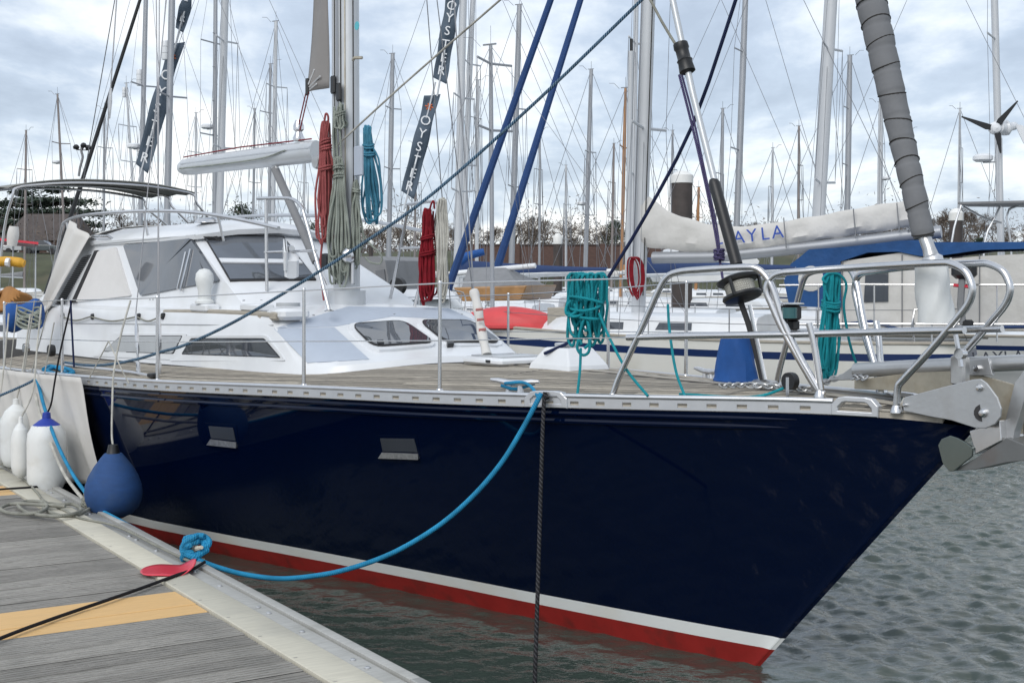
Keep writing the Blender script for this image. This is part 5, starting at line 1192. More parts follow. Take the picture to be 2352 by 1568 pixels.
# ---- the white neighbour with a blue stripe
LA = math.atan2(.44, -.9)
LFo = Vector((-.55, 29.5, 0)); LL = 11.6
tmp = Frame(LFo, LA)
mfoot = tmp.LY(1466, 640, 0)                                  # where its mast stands along the centreline
LF = Frame(tmp.wor((mfoot.x, 0, 0)), LA)
layla = thing('sailing_yacht', 'white yacht with dark blue hull stripe and cream sail cover moored behind the bow', 'yacht', LF.o, LF.ang)
uf, ua, hbL, zsL, topL = gen_yacht(layla, LL, 3.5, 1.42, 1.18, 'hullc', 'stripe', band=(.74, .86), detail=1, deckm='hullc', cm='gel')
lt = [LF.LY(1484, -20, 0), LF.LY(1464, 600, 0)]; sl_ = (lt[0]-lt[1])/(lt[0].z-lt[1].z)
md = (LF.o-EYE).dot(FW)
mtL, tpL, PL_ = rig(layla, md, Vector((0, 0, 1.6)), 14.2, sl_, .125*2, 'mastwt', spr=(.305, .62), uf=uf, ua=ua, B=3.5, fs=1.18, fb=1.42, furl=('sailblue', .095), boom='none', sprl=1.0)
for k, mm in ((-.14, 'sailblue'), (.1, 'alu')): MB().tube([PL_(2)+Vector((k, .13, 0)), PL_(14)+Vector((k, .12, 0))], .012, 5).build('halyard', 'wire' if k > 0 else 'caulk', mtL)
pp = [LF.LY(1450, 118, .35), LF.LY(1441, 640, .35)]; po = MB().tube([pp[0], pp[0].lerp(pp[1], .02), pp[1]], .058, 10).build('stowed_pole', 'mastwt', layla); MB().tube([pp[0]+Vector((0, 0, .25)), pp[0]], .035, 8).build('pole_end', 'black', po)
def lp(x, y, yy=0): return LF.LY(x, y, yy)
bo = MB().tube([lp(1500, 592), lp(1640, 590), lp(1900, 563), lp(2162, 532)], .12, 12).build('boom', 'maststg', layla)
tline = [(1476, 442), (1490, 452), (1530, 480), (1565, 497), (1620, 512), (1690, 520), (1760, 514), (1830, 503), (1900, 491), (1990, 474), (2080, 460), (2130, 462)]
bline = [(1474, 566), (1490, 568), (1530, 574), (1565, 578), (1620, 582), (1690, 580), (1760, 573), (1830, 562), (1900, 550), (1990, 538), (2080, 524), (2130, 514)]
rings = []
_xs = np.linspace(tline[0][0], tline[-1][0], 60); _t = np.interp(_xs, *zip(*tline)); _b = np.interp(_xs, *zip(*bline))
for _i, (a_, c_) in enumerate(zip(zip(_xs, _t), zip(_xs, _b))):
    T_, B_ = lp(*a_), lp(*c_); mid = (T_+B_)/2; hz = (T_.z-B_.z)/2; hh = []
    for q in np.linspace(0, 2*math.pi, 15)[:-1]: hh.append(mid+Vector((0, (.10+.05*hz)*math.cos(q)*(1+.35*(math.sin(q) < 0))*(1+.13*math.sin(_i*.55+q*2.5)+.08*math.sin(_i*1.13-q*4)), hz*math.sin(q)*(1+.04*math.sin(_i*.8)))))
    rings.append(hh)
cvL = MB().loft(rings, True, True).build('sail_cover', 'canvasf', bo)
for ch, x, y in (('L', 1650, 549), ('A', 1697, 546), ('Y', 1727, 542), ('L', 1757, 538), ('A', 1786, 534)):
    p = lp(x, y, .225); e = (lp(x+30, y-4, .225)-p); put_text('letter', ch, .36, p, e, (0, 0, 1), 'lettblue', cvL)
for x in (1800, 1960, 2060):
    MB().tube([lp(x, 500-(x-1800)*.13, .2), lp(x+6, 570-(x-1800)*.14, .2)], .012, 5).build('cover_tie', 'canvasgrey', cvL)
put_text('spar_marking', 'Z SPARS', .11, lp(2108, 526, .13), lp(2140, 523, .13)-lp(2100, 527, .13), (0, 0, 1), 'lettdk', bo)
put_text('hull_lettering', 'LAYLA', .30, lp(2292, 822, 1.66), lp(2340, 820, 1.66)-lp(2292, 822, 1.66), (0, 0, 1), 'lettdk', layla)
# blue dodger and pale cockpit tent
def sweep(pt, pb, yn, yf_, name, m, parent):
    rings = []
    for (a_, c_) in zip(pt, pb):
        A_, C_ = lp(*a_, yn), lp(*c_, yn); rings.append([A_, C_, Vector((C_.x, yf_, C_.z)), Vector((A_.x, yf_, A_.z))])
    return MB().loft(rings, True, True).build(name, m, parent, smooth=True, angle=30)
dg = sweep([(1815, 607), (1835, 592), (1858, 573), (1930, 568), (1990, 562), (2060, 553), (2110, 551), (2150, 556), (2250, 556), (2420, 555)], [(1816, 612), (1838, 614), (1862, 618), (1932, 600), (1992, 580), (2062, 578), (2112, 588), (2152, 588), (2252, 574), (2420, 570)], 1.05, -1.05, 'spray_dodger', 'bluef', layla)
sweep([(1800, 640), (1830, 612), (1880, 606), (1930, 600)], [(1812, 700), (1850, 704), (1890, 706), (1932, 706)], 1.1, 1.06, 'side_dodger', 'bluef', dg)
MB().lathe([(0, 0), (.22, 0), (.24, .01), (.22, .02), (0, .02)], lp(1862, 640, 1.12), 18, R=Matrix.Rotation(math.pi/2, 3, 'X')).build('round_window', 'canvas', dg)
tn = sweep([(1932, 600), (1990, 592), (2070, 580), (2150, 598), (2250, 588), (2420, 580)], [(1928, 755), (1990, 756), (2070, 756), (2150, 756), (2250, 752), (2420, 750)], 1.0, -1.0, 'cockpit_tent', 'canvasf', layla)
sweep([(1988, 622), (2040, 618)], [(1984, 694), (2040, 692)], 1.03, 1.01, 'tent_window', 'glass', tn)
for x in (1935, 2072, 2250): MB().tube([lp(x, 585, 1.02), lp(x, 755, 1.02)], .012, 5).build('tent_seam', 'canvasgrey', tn)
MB().tube([lp(1935, 745, 1.03), lp(2000, 738, 1.03), (lp(2080, 760, 1.03)), lp(2200, 752, 1.03), lp(2420, 750, 1.03)], .03, 6).build('tent_hem', 'bluedk', tn)
for yy_ in (655, 745): MB().tube([lp(1790, yy_, 1.45), lp(1990, yy_-2, 1.5), lp(2200, yy_-1, 1.5), lp(2440, yy_, 1.45)], .018, 8).build('stern_rail', 'ss', layla)
for x_ in (1880, 2008, 2140, 2290): MB().tube([lp(x_, 655, 1.48), lp(x_, 785, 1.48)], .016, 8).build('rail_post', 'ss', layla)
# outboard motor clamped on the rail
ob = thing('outboard_motor', 'black outboard motor clamped on the stern rail of the white yacht', 'outboard', LF.wor(lp(2215, 740, 1.75)), LF.ang)
def olp(x, y): return LF.wor(lp(x, y, 1.75))-LF.wor(lp(2215, 740, 1.75))
Ri = Matrix.Rotation(-LF.ang, 3, 'Z')
MB().box(Ri @ olp(2215, 622), (.42, .28, .28), bev=.07).build('cowling', 'black', ob); MB().tube([Ri @ olp(2210, 640), Ri @ olp(2206, 700), Ri @ olp(2212, 745)], .06, 8).build('leg', 'canvasgrey', ob); MB().box(Ri @ olp(2222, 742), (.2, .12, .12), bev=.03).build('gearcase', 'black', ob); MB().tube([Ri @ olp(2190, 655), Ri @ olp(2240, 660)], .03, 6).build('clamp', 'vinylred', ob)
# upturned red dinghy on its foredeck
dc = LF.LY(1165, 742, .0); dcw = LF.wor((LF.LY(1165, 735, .4).x, .35, zsL(.2)+.04))
din = thing('upturned_dinghy', 'red upturned dinghy lying on the white yacht foredeck', 'dinghy', dcw, LF.ang)
rings = []
for i in range(13):
    t = i/12; ww = .55*math.sin(math.pi*(.08+.86*t))**.6; hh = .42*math.sin(math.pi*(.1+.8*t))**.5; rings.append([Vector((1.0-2.0*t, ww*math.cos(a), max(0, hh*math.sin(a)**.8 if math.sin(a) > 0 else 0))) for a in np.linspace(0, math.pi, 11)])
MB().loft(rings, False).build('shell', 'redrub', din); MB().tube([rings[i][0] for i in range(13)], .06, 6).build('gunwale', 'redrub', din); MB().tube([rings[i][-1] for i in range(13)], .06, 6).build('gunwale', 'redrub', din)
MB().box((-1.35, 0, .2), (.5, .8, .42), bev=.01).build('wooden_chock', 'wood', din)
# red rope coil at that mast
b_ = MB(); rs = random.Random(5); q = LF.wor(lp(1460, 610, .4))
for i in range(9):
    x = rs.uniform(-.06, .06); b_.tube([q+Vector((x-.1, 0, .1)), q+Vector((x, -.05, .16)), q+Vector((x+.1, 0, .0)), q+Vector((x+.12, 0, -.35)), q+Vector((x, 0, -.55-rs.random()*.15)), q+Vector((x-.1, 0, -.3))], .016, 6, sm=3, closed=True)
tag(b_.build('rope_coil', 'r_crim', base=True), 'red rope coil on the mast of the white yacht behind', 'rope')
# ---- berthed yachts further off, one per mast in the picture
HL = math.radians(154); HS = math.radians(-26)
BG = []
def bg(xt, yt, xb, yb, wpx, d, m, hd, L_, label, hullm='hullw', stripe='stripe', spr=None, furl=None, radar=None, refl=None, steps=False, boom='canvas', name='moored_yacht', coach=True, deckm='gel', detail=0):
    B_, T_ = atd(xb, yb, d), atd(xt, yt, d); k = (T_-B_)/(T_.z-B_.z); foot = B_+k*(1.5-B_.z); topz = T_.z if yt > 5 else max(T_.z+2.5, 15.5)
    root = thing(name, label, 'yacht', (foot.x, foot.y, 0), hd, 'yachts berthed in the marina'); fr = Frame(foot, hd); kl = Vector((k.dot(fr.u), k.dot(fr.p), 1))
    uf, ua, hb, zs, tp = gen_yacht(root, L_, L_*.30, 1.3, 1.08, hullm, stripe, detail=detail, coach=coach, deckm=deckm)
    if spr is None: spr = (.36, .66)
    zz = lambda y: HEYE+(640-y)*d/FPX
    sp = tuple((zz(y)-1.5)/(topz-1.5) for y in spr) if spr and spr[0] > 1 else spr
    sp = tuple(f for f in sp if .08 < f < .95) or (.4,)
    rig(root, d, Vector((0, 0, 1.5)), topz, kl, wpx*d/FPX, m, sp, uf, ua, L_*.30, 1.08, 1.3, furl, (zz(radar[0]), radar[1]) if radar else None, steps, boom, True, .5*wpx*d/FPX*0+.85, (zz(refl[0]), refl[1]) if refl else None)
    return root, fr, uf, foot
bg(132, 217, 141, 400, 5, 92, 'mastbrown', HL, 9.5, 'yacht with slim brown mast standing farthest left', radar=(372, 1), spr=(330,))
bg(290, 192, 303, 400, 5, 88, 'mastwt', HS, 10, 'yacht with thin pale mast left of the dark furled sail', refl=(212, -1), spr=(290, 372), boom='bluedk')
bg(335, 0, 325, 400, 10, 54, 'maststg', HL, 12, 'yacht whose grey mast carries a radar dome left of the left banner', radar=(335, 1), refl=(178, 1), spr=(198,), boom='canvasgrey')
r4 = bg(395, 0, 386, 400, 13, 46, 'maststg', math.radians(160), 12.5, 'yacht with a white drum reflector high on its grey mast', refl=(115, 1), spr=(222,), furl=('black', .085), boom='canvas')
bg(495, 0, 493, 400, 9, 60, 'maststg', HS, 11, 'yacht with mast steps and stacked radar domes', radar=(290, -1), steps=True, spr=(312, 100), boom='bluedk')
r6 = bg(517, 0, 504, 490, 15, 48, 'mastwt', math.radians(166), 13, 'yacht with a thick white mast left of the boom end', spr=(95, 340), boom='canvas')
bg(634, 50, 628, 420, 9, 66, 'mastwt', HL, 11, 'yacht with pale mast topped by a wind vane above the boom', spr=(200, 330))
bg(621, 148, 619, 420, 6, 82, 'maststg', HS, 10, 'yacht with a shorter grey mast just left of the vaned one', refl=(305, 1), spr=(260,))
bg(902, 124, 893, 580, 10, 75, 'maststg', HL, 11, 'yacht with single bare mast right of the main mast', spr=(388, 250))
r10 = bg(1064, -5, 1050, 600, 15, 45, 'mastwt', math.radians(158), 13, 'yacht with thick white mast behind the right banner', spr=(225, 440), boom='bluedk')
r11 = bg(1086, 0, 1062, 560, 11, 53, 'mastwt', math.radians(160), 12.5, 'yacht with white leaning mast flying the right banner', spr=(148, 380), boom='canvas')
bg(1127, 105, 1131, 700, 9, 34, 'maststg', math.radians(150), 10, 'yacht with slim dark grey mast right of the white masts', spr=(147, 300), hullm='bluehull', boom='none')
bg(1097, 185, 1095, 600, 8, 86, 'mastwt', HS, 10, 'yacht with short white mast between the blue furled sails', spr=(272, 440))
bg(1193, 12, 1175, 600, 12, 62, 'maststg', HL, 12, 'yacht with tall grey mast left of the right blue furled sail', spr=(250, 430), boom='bluedk')
bg(1358, 160, 1345, 600, 9, 82, 'maststg', HL, 11, 'yacht with lone grey mast and radar dome left of the white neighbour', radar=(467, 1), spr=(350, 495))
bg(1437, 203, 1428, 590, 7, 60, 'mastwood', HL, 10, 'yacht with varnished wooden mast beside the white neighbour mast', spr=(340,), boom='ochre', hullm='varnish')
bg(1462, -40, 1452, 600, 10, 38, 'mastwt', HL, 11.5, 'yacht with blue furled headsail hidden behind the white neighbour mast', furl=('sailblue', .13), spr=(100, 400), boom='bluedk')
bg(1712, 0, 1692, 520, 12, 55, 'maststg', HS, 12, 'yacht with slim grey mast right of the inner forestay', spr=(345, 120))
bg(1910, -30, 1880, 500, 25, 34, 'mastwt', math.radians(150), 13, 'yacht with broad pale mast left of the grey genoa', spr=(112, 420), boom='bluedk')
bg(1952, 128, 1946, 500, 11, 76, 'maststg', HS, 11, 'yacht with short topped grey mast just left of the genoa', spr=(380, 250))
bg(2023, 235, 2021, 480, 10, 90, 'mastwt', HL, 10, 'yacht with pale mast and radar dome half behind the genoa', radar=(410, -1), spr=(330,))
bg(1605, 430, 1600, 600, 6, 100, 'mastwood', HL, 8, 'small yacht with a short red brown mast near the tall pile', spr=(500,))
bg(1660, 250, 1655, 600, 7, 92, 'maststg', HS, 10, 'yacht with thin grey mast right of the tall pile', spr=(400, 520))
r22 = bg(2284, -5, 2300, 600, 13, 38, 'mastwt', HS, 12, 'yacht with pale mast and solar arch at the right edge', radar=(362, -1), spr=(305, 90), boom='canvas')
for i, (x, y, d, lb) in enumerate(((585, 250, 120, 'distant mast between boom end and hoop'), (700, 330, 130, 'distant mast left of the vang strut'), (955, 330, 125, 'distant mast left of the red rope bundle'), (1240, 300, 115, 'distant mast left of the lone radar mast'), (1300, 380, 130, 'distant short mast over the brick wall'), (1410, 330, 120, 'distant mast left of the wooden mast'), (1545, 300, 110, 'distant mast left of the tall pile'), (1775, 340, 120, 'distant mast above the sail cover letters'), (1835, 290, 105, 'distant mast left of the broad pale mast'), (2085, 300, 112, 'distant mast right of the genoa'), (2205, 250, 100, 'distant mast left of the solar arch'), (60, 300, 115, 'distant mast at far left above the bimini'), (240, 250, 108, 'distant mast above the bimini middle'), (450, 260, 110, 'distant mast left of the stepped mast'))):
    bg(x, y, x-4+i % 5, 560, 5, d, ('maststg', 'mastwt', 'mastbrown')[i % 3], (HL, HS)[i % 2], 9.5, 'far yacht with '+lb, spr=(y+90, y+170), boom=('canvas', 'bluedk', 'canvasgrey')[i % 3])
# wind turbine on a pole and the solar arch at the right
wt = thing('wind_turbine', 'white wind generator with three dark blades at the right edge', 'wind turbine', atd(2302, 700, 33), 0)
wb = atd(2302, 700, 33); W = lambda x, y, dd=33: atd(x, y, dd)-wb
MB().tube([W(2303, 765), W(2297, 318)], .055, 10).build('pole', 'mastwt', wt)
MB().tube([W(2286, 294, 32.8), W(2292, 292, 32.85), W(2305, 294), W(2320, 292), W(2335, 288, 33.2)], lambda t: (.03, .17, .19, .1, .04)[int(t*4+.3)], 12, sm=3).build('nacelle', 'gel', wt)
MB().prism([W(2330, 285), W(2350, 288), W(2362, 310), W(2352, 330), W(2338, 300)], (0, .03, 0)).build('tail_fin', 'gel', wt, smooth=False)
for tx, ty in ((2209, 268), (2338, 232), (2299, 352)):
    h0 = W(2287, 295, 32.7); tpn = W(tx, ty, 32.7); d_ = tpn-h0; n_ = d_.cross(Vector((0, 1, 0))).normalized()
    MB().prism([h0+n_*.05, h0+d_*.25+n_*.10, tpn+n_*.015, tpn-n_*.015, h0+d_*.25-n_*.05, h0-n_*.05], (0, .03, 0)).build('blade', 'black', wt, smooth=False)
MB().lathe([(0, -.1), (.14, -.1), (.16, 0), (.1, .1), (0, .13)], W(2286, 295, 32.75), 14, R=Matrix.Rotation(math.pi/2, 3, 'X')).build('hub', 'gel', wt)
sa = thing('solar_arch', 'pale tube arch carrying a dark solar panel behind the cockpit tent', 'arch', atd(2280, 600, 31), 0); sb = atd(2280, 600, 31); S_ = lambda x, y, dd=31: atd(x, y, dd)-sb
for pts in ([(2182, 700), (2186, 556), (2206, 478), (2218, 470), (2300, 466)], [(2256, 700), (2262, 556), (2285, 500), (2300, 468)], [(2326, 700), (2322, 560), (2318, 480), (2420, 466)], [(2212, 474), (2260, 500), (2300, 512)]): MB().tube([S_(x, y) for x, y in pts], .025, 8, sm=3).build('arch_tube', 'alu', sa)
MB().prism([S_(2200, 464, 30.4), S_(2380, 460, 30.4), S_(2420, 472, 31.6), S_(2225, 470, 31.6)], (0, 0, -.05)).build('solar_panel', 'canvasgrey', sa, smooth=False)
# ---- banners flown along two forestays
def banner(top, bot, d, wpx, letters, label, emblem=None, tilt=0):
    T_, B_ = atd(*top, d), atd(*bot, d); ax = (B_-T_); Lb = ax.length; ax.normalize(); sd = Vector((0, 1, 0)).cross(ax).normalized(); sd = sd if sd.x > 0 else -sd; W_ = wpx*d/FPX
    root = thing('banner_flag', label, 'banner', B_, 0, 'banners flown from forestays'); o = T_-B_
    def f(a, c): return o+ax*(Lb*c+W_*.35*(a-.5)*(1 if c > .5 else -1)*(abs(2*c-1)**6))+sd*((a-.5)*W_*(1-.12*math.sin(c*7)**2))+Vector((0, 1, 0))*(.12*math.sin(c*8+a*3))
    MB().grid(f, 6, 24).build('cloth', 'flag', root, solid=.01)
    n = len(letters)
    for i, ch in enumerate(letters):
        c = (.20 if emblem else .06)+(i+.5)/n*(.78 if emblem else .9); p = f(.5, c)+Vector((0, -.1, 0)); put_text('letter', ch, W_*.85, p, sd, -ax, 'lettwt', root, .004)
    if emblem:
        p = f(.5, .12)+Vector((0, -.08, 0))
        for k in range(6): a = k*math.pi/3; MB().tube([p+(sd*math.cos(a)+ax*math.sin(a))*W_*.08, p+(sd*math.cos(a)*1.0+ax*math.sin(a)*.8)*W_*.28], W_*.045, 6).build('emblem', 'orange', root)
    MB().tube([o-ax*.5, o+ax*(Lb+.6)], .035, 6).build('batten', 'mastwt', root)
dB = (r11[3]-EYE).dot(FW)-1.2
banner((993, 218), (936, 448), dB, 36, 'OYSTER', 'slate banner with white letters and orange emblem right of the mast', True)
banner((1042, -12), (1010, 186), dB, 35, 'OYSTER', 'upper slate banner above the lettered one right of the mast')
dA = (r6[3]-EYE).dot(FW)-1.5
banner((405, 98), (326, 388), dA, 38, 'OYSTER', 'twisted slate banner behind the grey mast at left', True)
banner((438, -30), (412, 70), dA, 26, 'ER', 'torn slate banner end at the top left')
# boats seen past the mast foot
ca = thing('motor_cruiser', 'white cruiser with grey canvas wheelhouse right of the main mast', 'boat', atd(900, 720, 24), math.radians(154)); cb_ = atd(900, 720, 24); CFr = Frame(cb_, math.radians(154))
def cp(x, y, yy): p = CFr.LY(x, y, yy); return p-Vector((0, 0, cb_.z))
CT = lambda pts, y0, y1: [[cp(x, y, y0) for x, y in pts], [Vector((cp(x, y, y0).x, y1, cp(x, y, y0).z)) for x, y in pts]]
MB().loft(CT([(800, 600), (822, 590), (866, 588), (884, 598), (892, 640), (884, 700), (800, 700)], .8, -.8), True, True).build('canvas_wheelhouse', 'canvasgrey', ca, angle=30)
MB().loft(CT([(832, 632), (852, 628), (856, 650), (846, 664), (834, 664)], .83, .81), True, True).build('clear_panel', 'glass2', ca, smooth=False); MB().loft(CT([(862, 622), (882, 618), (886, 650), (866, 664)], .83, .81), True, True).build('clear_panel', 'glass2', ca, smooth=False)
MB().loft(CT([(760, 690), (880, 690), (900, 712), (880, 800), (760, 800)], 1.3, -1.3), True, True).build('hull', 'hullw', ca, smooth=False, bevel=.05)
MB().loft(CT([(850, 668), (900, 664), (930, 690), (850, 692)], 1.0, -1.0), True, True).build('cabin_top', 'gel', ca, smooth=False, bevel=.03)
MB().lathe([(0, -.1), (.14, -.1), (.15, 0), (.13, .02), (0, .02)], cp(917, 657, 1.1), 16, R=Matrix.Rotation(math.pi/2, 3, 'X')).build('vent_cowl', 'black', ca)
# covered dayboat with wooden topsides
cv_ = thing('covered_boat', 'wooden hulled boat under a grey boom tent left of the teal coil', 'boat', atd(1130, 700, 36), math.radians(160)); vb_ = atd(1130, 700, 36); VF = Frame(vb_, math.radians(160)); vp = lambda x, y, yy: VF.LY(x, y, yy)-Vector((0, 0, vb_.z))
VT = lambda pts, y0, y1: [[vp(x, y, y0) for x, y in pts], [Vector((vp(x, y, y0).x, y1, vp(x, y, y0).z)) for x, y in pts]]
MB().loft([[vp(1060, 660, 1.1), vp(1075, 615, 0), Vector((vp(1060, 660, 1.1).x, -1.1, vp(1060, 660, 1.1).z))], [vp(1190, 655, 1.1), vp(1160, 612, 0), Vector((vp(1190, 655, 1.1).x, -1.1, vp(1190, 655, 1.1).z))]], True, True).build('boom_tent', 'canvasgrey', cv_, smooth=False)
MB().loft(VT([(1040, 660), (1210, 655), (1195, 690), (1060, 692)], 1.25, -1.25), True, True).build('hull', 'varnish', cv_, smooth=False, bevel=.04)
MB().tube([vp(1040, 628, 0), vp(1230, 610, 0)], .07, 10).build('boom', 'gel', cv_)
MB().tube([r10[1].loc(atd(x, y, d)) for x, y, d in ((1054, 602, 43), (1075, 588, 43), (1112, 578, 43))], lambda t: .17-.06*t, 10, sm=3).build('boom_cover', 'blue', r10[0])  # bright blue boom cover, carried as a part of this yacht
# white motor yacht with lettering behind the sail cover
my = thing('motor_yacht', 'white motor yacht with dark lettering below the sail cover', 'boat', atd(1560, 640, 48), 0); mo = atd(1560, 640, 48); mq = lambda x, y, dd=48: atd(x, y, dd)-mo
def slab(pts, d0, d1, name, m): MB().prism([mq(x, y, d0) for x, y in pts], (0, d1-d0, 0)).build(name, m, my, smooth=False, bevel=.03)
slab([(1490, 592), (1730, 585), (1745, 600), (1725, 648), (1520, 648)], 48, 51, 'hull', 'hullw'); slab([(1540, 570), (1690, 566), (1712, 586), (1530, 592)], 48.3, 50.5, 'cabin', 'gel')
slab([(1560, 574), (1600, 573), (1602, 584), (1556, 585)], 48.25, 48.28, 'cabin_window', 'glass'); slab([(1612, 573), (1680, 571), (1690, 582), (1614, 584)], 48.25, 48.28, 'cabin_window', 'glass')
for s_, x in (('AMAZING', 1530), ('GRACE', 1592)): put_text('lettering', s_, .22, mq(x, 609, 47.95), (1, 0, 0), (0, 0, 1), 'lettdk', my)
# ================================================================= piles, shore, trees
def pile(x, ytop, ycap, ybot, wpx, d, label):
    k = d/FPX; r = wpx*k/2; base = atd(x, 640, d); z0 = -1; zc = HEYE+(640-ycap)*k; zt = HEYE+(640-ytop)*k
    root = thing('mooring_pile', label, 'pile', (base.x, base.y, 0), 0, 'mooring piles in the marina')
    MB().lathe([(0, z0), (r, z0), (r, zc), (0, zc)], n=18).build('shaft', 'pile', root); MB().lathe([(r*1.08, zc-.02), (r*1.08, zc+(zt-zc)*.6), (r*.55, zt-.05), (0, zt)], n=18).build('cap', 'cap', root)
pile(1566, 392, 420, 640, 48, 55, 'tall dark steel pile with white cap behind the boom')
pile(1281, 535, 560, 620, 20, 95, 'white capped pile left of the lone radar mast')
pile(2195, 478, 506, 620, 30, 70, 'white capped pile left of the solar arch')
pile(852, 550, 562, 620, 10, 110, 'small capped pile right of the main mast')
# brick boundary wall and buildings
M['brick'] = mat('brick_brown', (.10, .060, .050), .9, var=.3, vscale=3, stretch=(1, 1, 4))
M['roof'] = mat('roof_dark', (.075, .062, .058), .85, var=.3, vscale=1.5)
M['render'] = mat('render_pale', (.52, .50, .46), .9, var=.08)
def shore_obj(x, d): return atd(x, 640, d)
wl = thing('brick_wall', 'long brown brick wall on the far shore behind the masts', 'wall', (shore_obj(1290, 140).x, 140, 0))
MB().box((0, 0, 4.6), (22, .5, 2.4), bev=.03).build('wall_face', 'brick', wl); MB().box((0, 0, 5.87), (22.2, .7, .14)).build('coping', 'roof', wl)
for i in range(5): MB().box((-9+i*4.4, -.3, 4.7), (.5, .25, 2.5)).build('pier', 'brick', wl)
def house(x, d, w_, dp, h, rh, label, wm='brick', z0=5.2, nwin=4):
    p = shore_obj(x, d); r = thing('shore_building', label, 'building', (p.x, p.y, z0-.6))
    MB().box((0, 0, h/2), (w_, dp, h)).build('wall', wm, r, smooth=False)
    MB().loft([[Vector((-w_/2-.4, -dp/2-.4, h)), Vector((-w_/2+1.2, 0, h+rh)), Vector((-w_/2-.4, dp/2+.4, h))], [Vector((w_/2+.4, -dp/2-.4, h)), Vector((w_/2-1.2, 0, h+rh)), Vector((w_/2+.4, dp/2+.4, h))]], True, True).build('roof', 'roof', r, smooth=False)
    for i in range(nwin):
        xx = -w_/2+w_*(i+.5)/nwin; wn = MB().box((xx, -dp/2-.02, h*.55), (w_/nwin*.5, .08, h*.32)).build('window', 'gel', r, smooth=False); MB().box((xx, -dp/2-.07, h*.55), (w_/nwin*.42, .04, h*.26)).build('pane', 'glass', wn, smooth=False)
house(120, 168, 9, 7, 2.3, 3.4, 'brown building with long dark roof behind the bimini', 'brick', 5.3)
house(-60, 178, 12, 8, 2.6, 3.0, 'dark roofed building at the far left edge', 'brick', 5.4)
house(640, 190, 8, 6, 2.2, 2.2, 'low brown shed in the trees behind the boom', 'brick', 5.4, 3)
def car(x, d, cm, label):
    p = shore_obj(x, d); z = HSH(p.x, d); r = thing('parked_car', label, 'car', (p.x, p.y, z), 0, 'cars parked on the bank')
    pr = lambda pts, w_: [[Vector((a, -w_/2, b_)) for a, b_ in pts], [Vector((a, w_/2, b_)) for a, b_ in pts]]
    body = MB().loft(pr([(-2.1, .35), (-2.15, .8), (-1.9, .95), (-.9, 1.0), (1.3, .98), (2.0, .85), (2.15, .55), (2.1, .35)], 1.75), True, True).build('body', cm, r, smooth=False, bevel=.06)
    MB().loft(pr([(-1.75, .95), (-1.25, 1.45), (.35, 1.48), (1.15, .98)], 1.5), True, True).build('cabin', 'glass', r, smooth=False); MB().box((-.45, 0, 1.48), (1.6, 1.4, .06), bev=.02).build('roof', cm, r)
    for sx in (-1.3, 1.35):
        for sy in (-.85, .85): MB().lathe([(0, -.1), (.32, -.1), (.32, .1), (0, .1)], (sx, sy, .32), 16, R=Matrix.Rotation(math.pi/2, 3, 'X')).build('wheel', 'rubber', r)
car(98, 154, mat('car_dark', (.04, .055, .06), .2, coat=.5), 'dark car parked on the bank beyond the red awning')
car(52, 157, mat('car_silver', (.45, .46, .47), .25, .6), 'silver car parked on the bank at far left')
aw = thing('awning', 'red awning on posts over a boat at the left edge', 'awning', atd(40, 640, 70)); ao = atd(40, 640, 70)
MB().prism([atd(-40, 543, 69)-ao, atd(88, 556, 69)-ao, atd(86, 562, 71)-ao, atd(-40, 556, 71)-ao], (0, 0, -.12)).build('canopy', 'vinylred', aw, smooth=False)
for x in (0, 30, 82): MB().tube([atd(x, 560, 70)-ao, atd(x-1, 722, 70)-ao], .04, 6).build('post', 'mastwt', aw)
for x, y, w_, lab in ((30, 640, 95, 'white sloop low in the water at the left edge'), (70, 690, 80, 'white boat with red trim left of the pilothouse')):
    p = atd(x, y, 44 if y < 660 else 30); r = thing('moored_boat', lab, 'boat', (p.x, p.y, 0), math.radians(165)); gen_yacht(r, 9, 2.9, 1.25, 1.05, 'hullw', 'vinylred' if y > 660 else 'stripe', detail=1)
# stern clutter of the navy yacht
t_ = thing('horseshoe_buoy', 'yellow horseshoe buoy cover at the far left edge', 'buoy', atd(30, 612, 15.2)); o_ = atd(30, 612, 15.2)
MB().tube([atd(-20, 604, 15.2)-o_, atd(10, 600, 15.2)-o_, atd(40, 602, 15.2)-o_, atd(56, 606, 15.2)-o_], lambda t: .055*(1 if t < .9 else .8), 12, sm=4).build('float', 'yel', t_); MB().tube([atd(14, 602, 15.13)-o_, atd(22, 603, 15.13)-o_], .05, 8).build('strap', 'gel', t_)
t_ = thing('folded_canvas', 'ochre canvas bundle below the yellow buoy', 'canvas', atd(30, 705, 15.4)); o_ = atd(30, 705, 15.4)
MB().grid(lambda a, c: atd(-10+85*a, 662+50*c+18*(a-.4)**2*4+3*math.sin(a*11+c*4), 15.4+.12*math.sin(a*7+c*3))-o_, 14, 8).build('cloth', 'ochre', t_, solid=.05)
t_ = thing('kit_bag', 'blue kit bag wrapped in green rope at the left deck edge', 'bag', atd(55, 765, 14.8)); o_ = atd(55, 765, 14.8)
MB().tube([atd(18, 728, 14.8)-o_, atd(40, 728, 14.8)-o_, atd(70, 722, 14.8)-o_, atd(92, 720, 14.8)-o_], lambda t: .15+.02*math.sin(t*9), 12, sm=4).build('bag', 'blue', t_)
b_ = MB(); rs = random.Random(3)
for i in range(9): c = atd(66, 712+i*4.5, 14.62)-o_; b_.tube([c+Vector((math.cos(a)*.13, math.sin(a)*.04, .03*math.sin(a*2+i))) for a in np.linspace(0, 2*math.pi, 13)[:-1]], .011, 6, closed=True, sm=2)
b_.build('rope_turns', 'r_grn', t_)
t_ = thing('rolled_cover', 'folded white horn shaped cover on the stern rail', 'cover', atd(28, 570, 14.9)); o_ = atd(28, 570, 14.9)
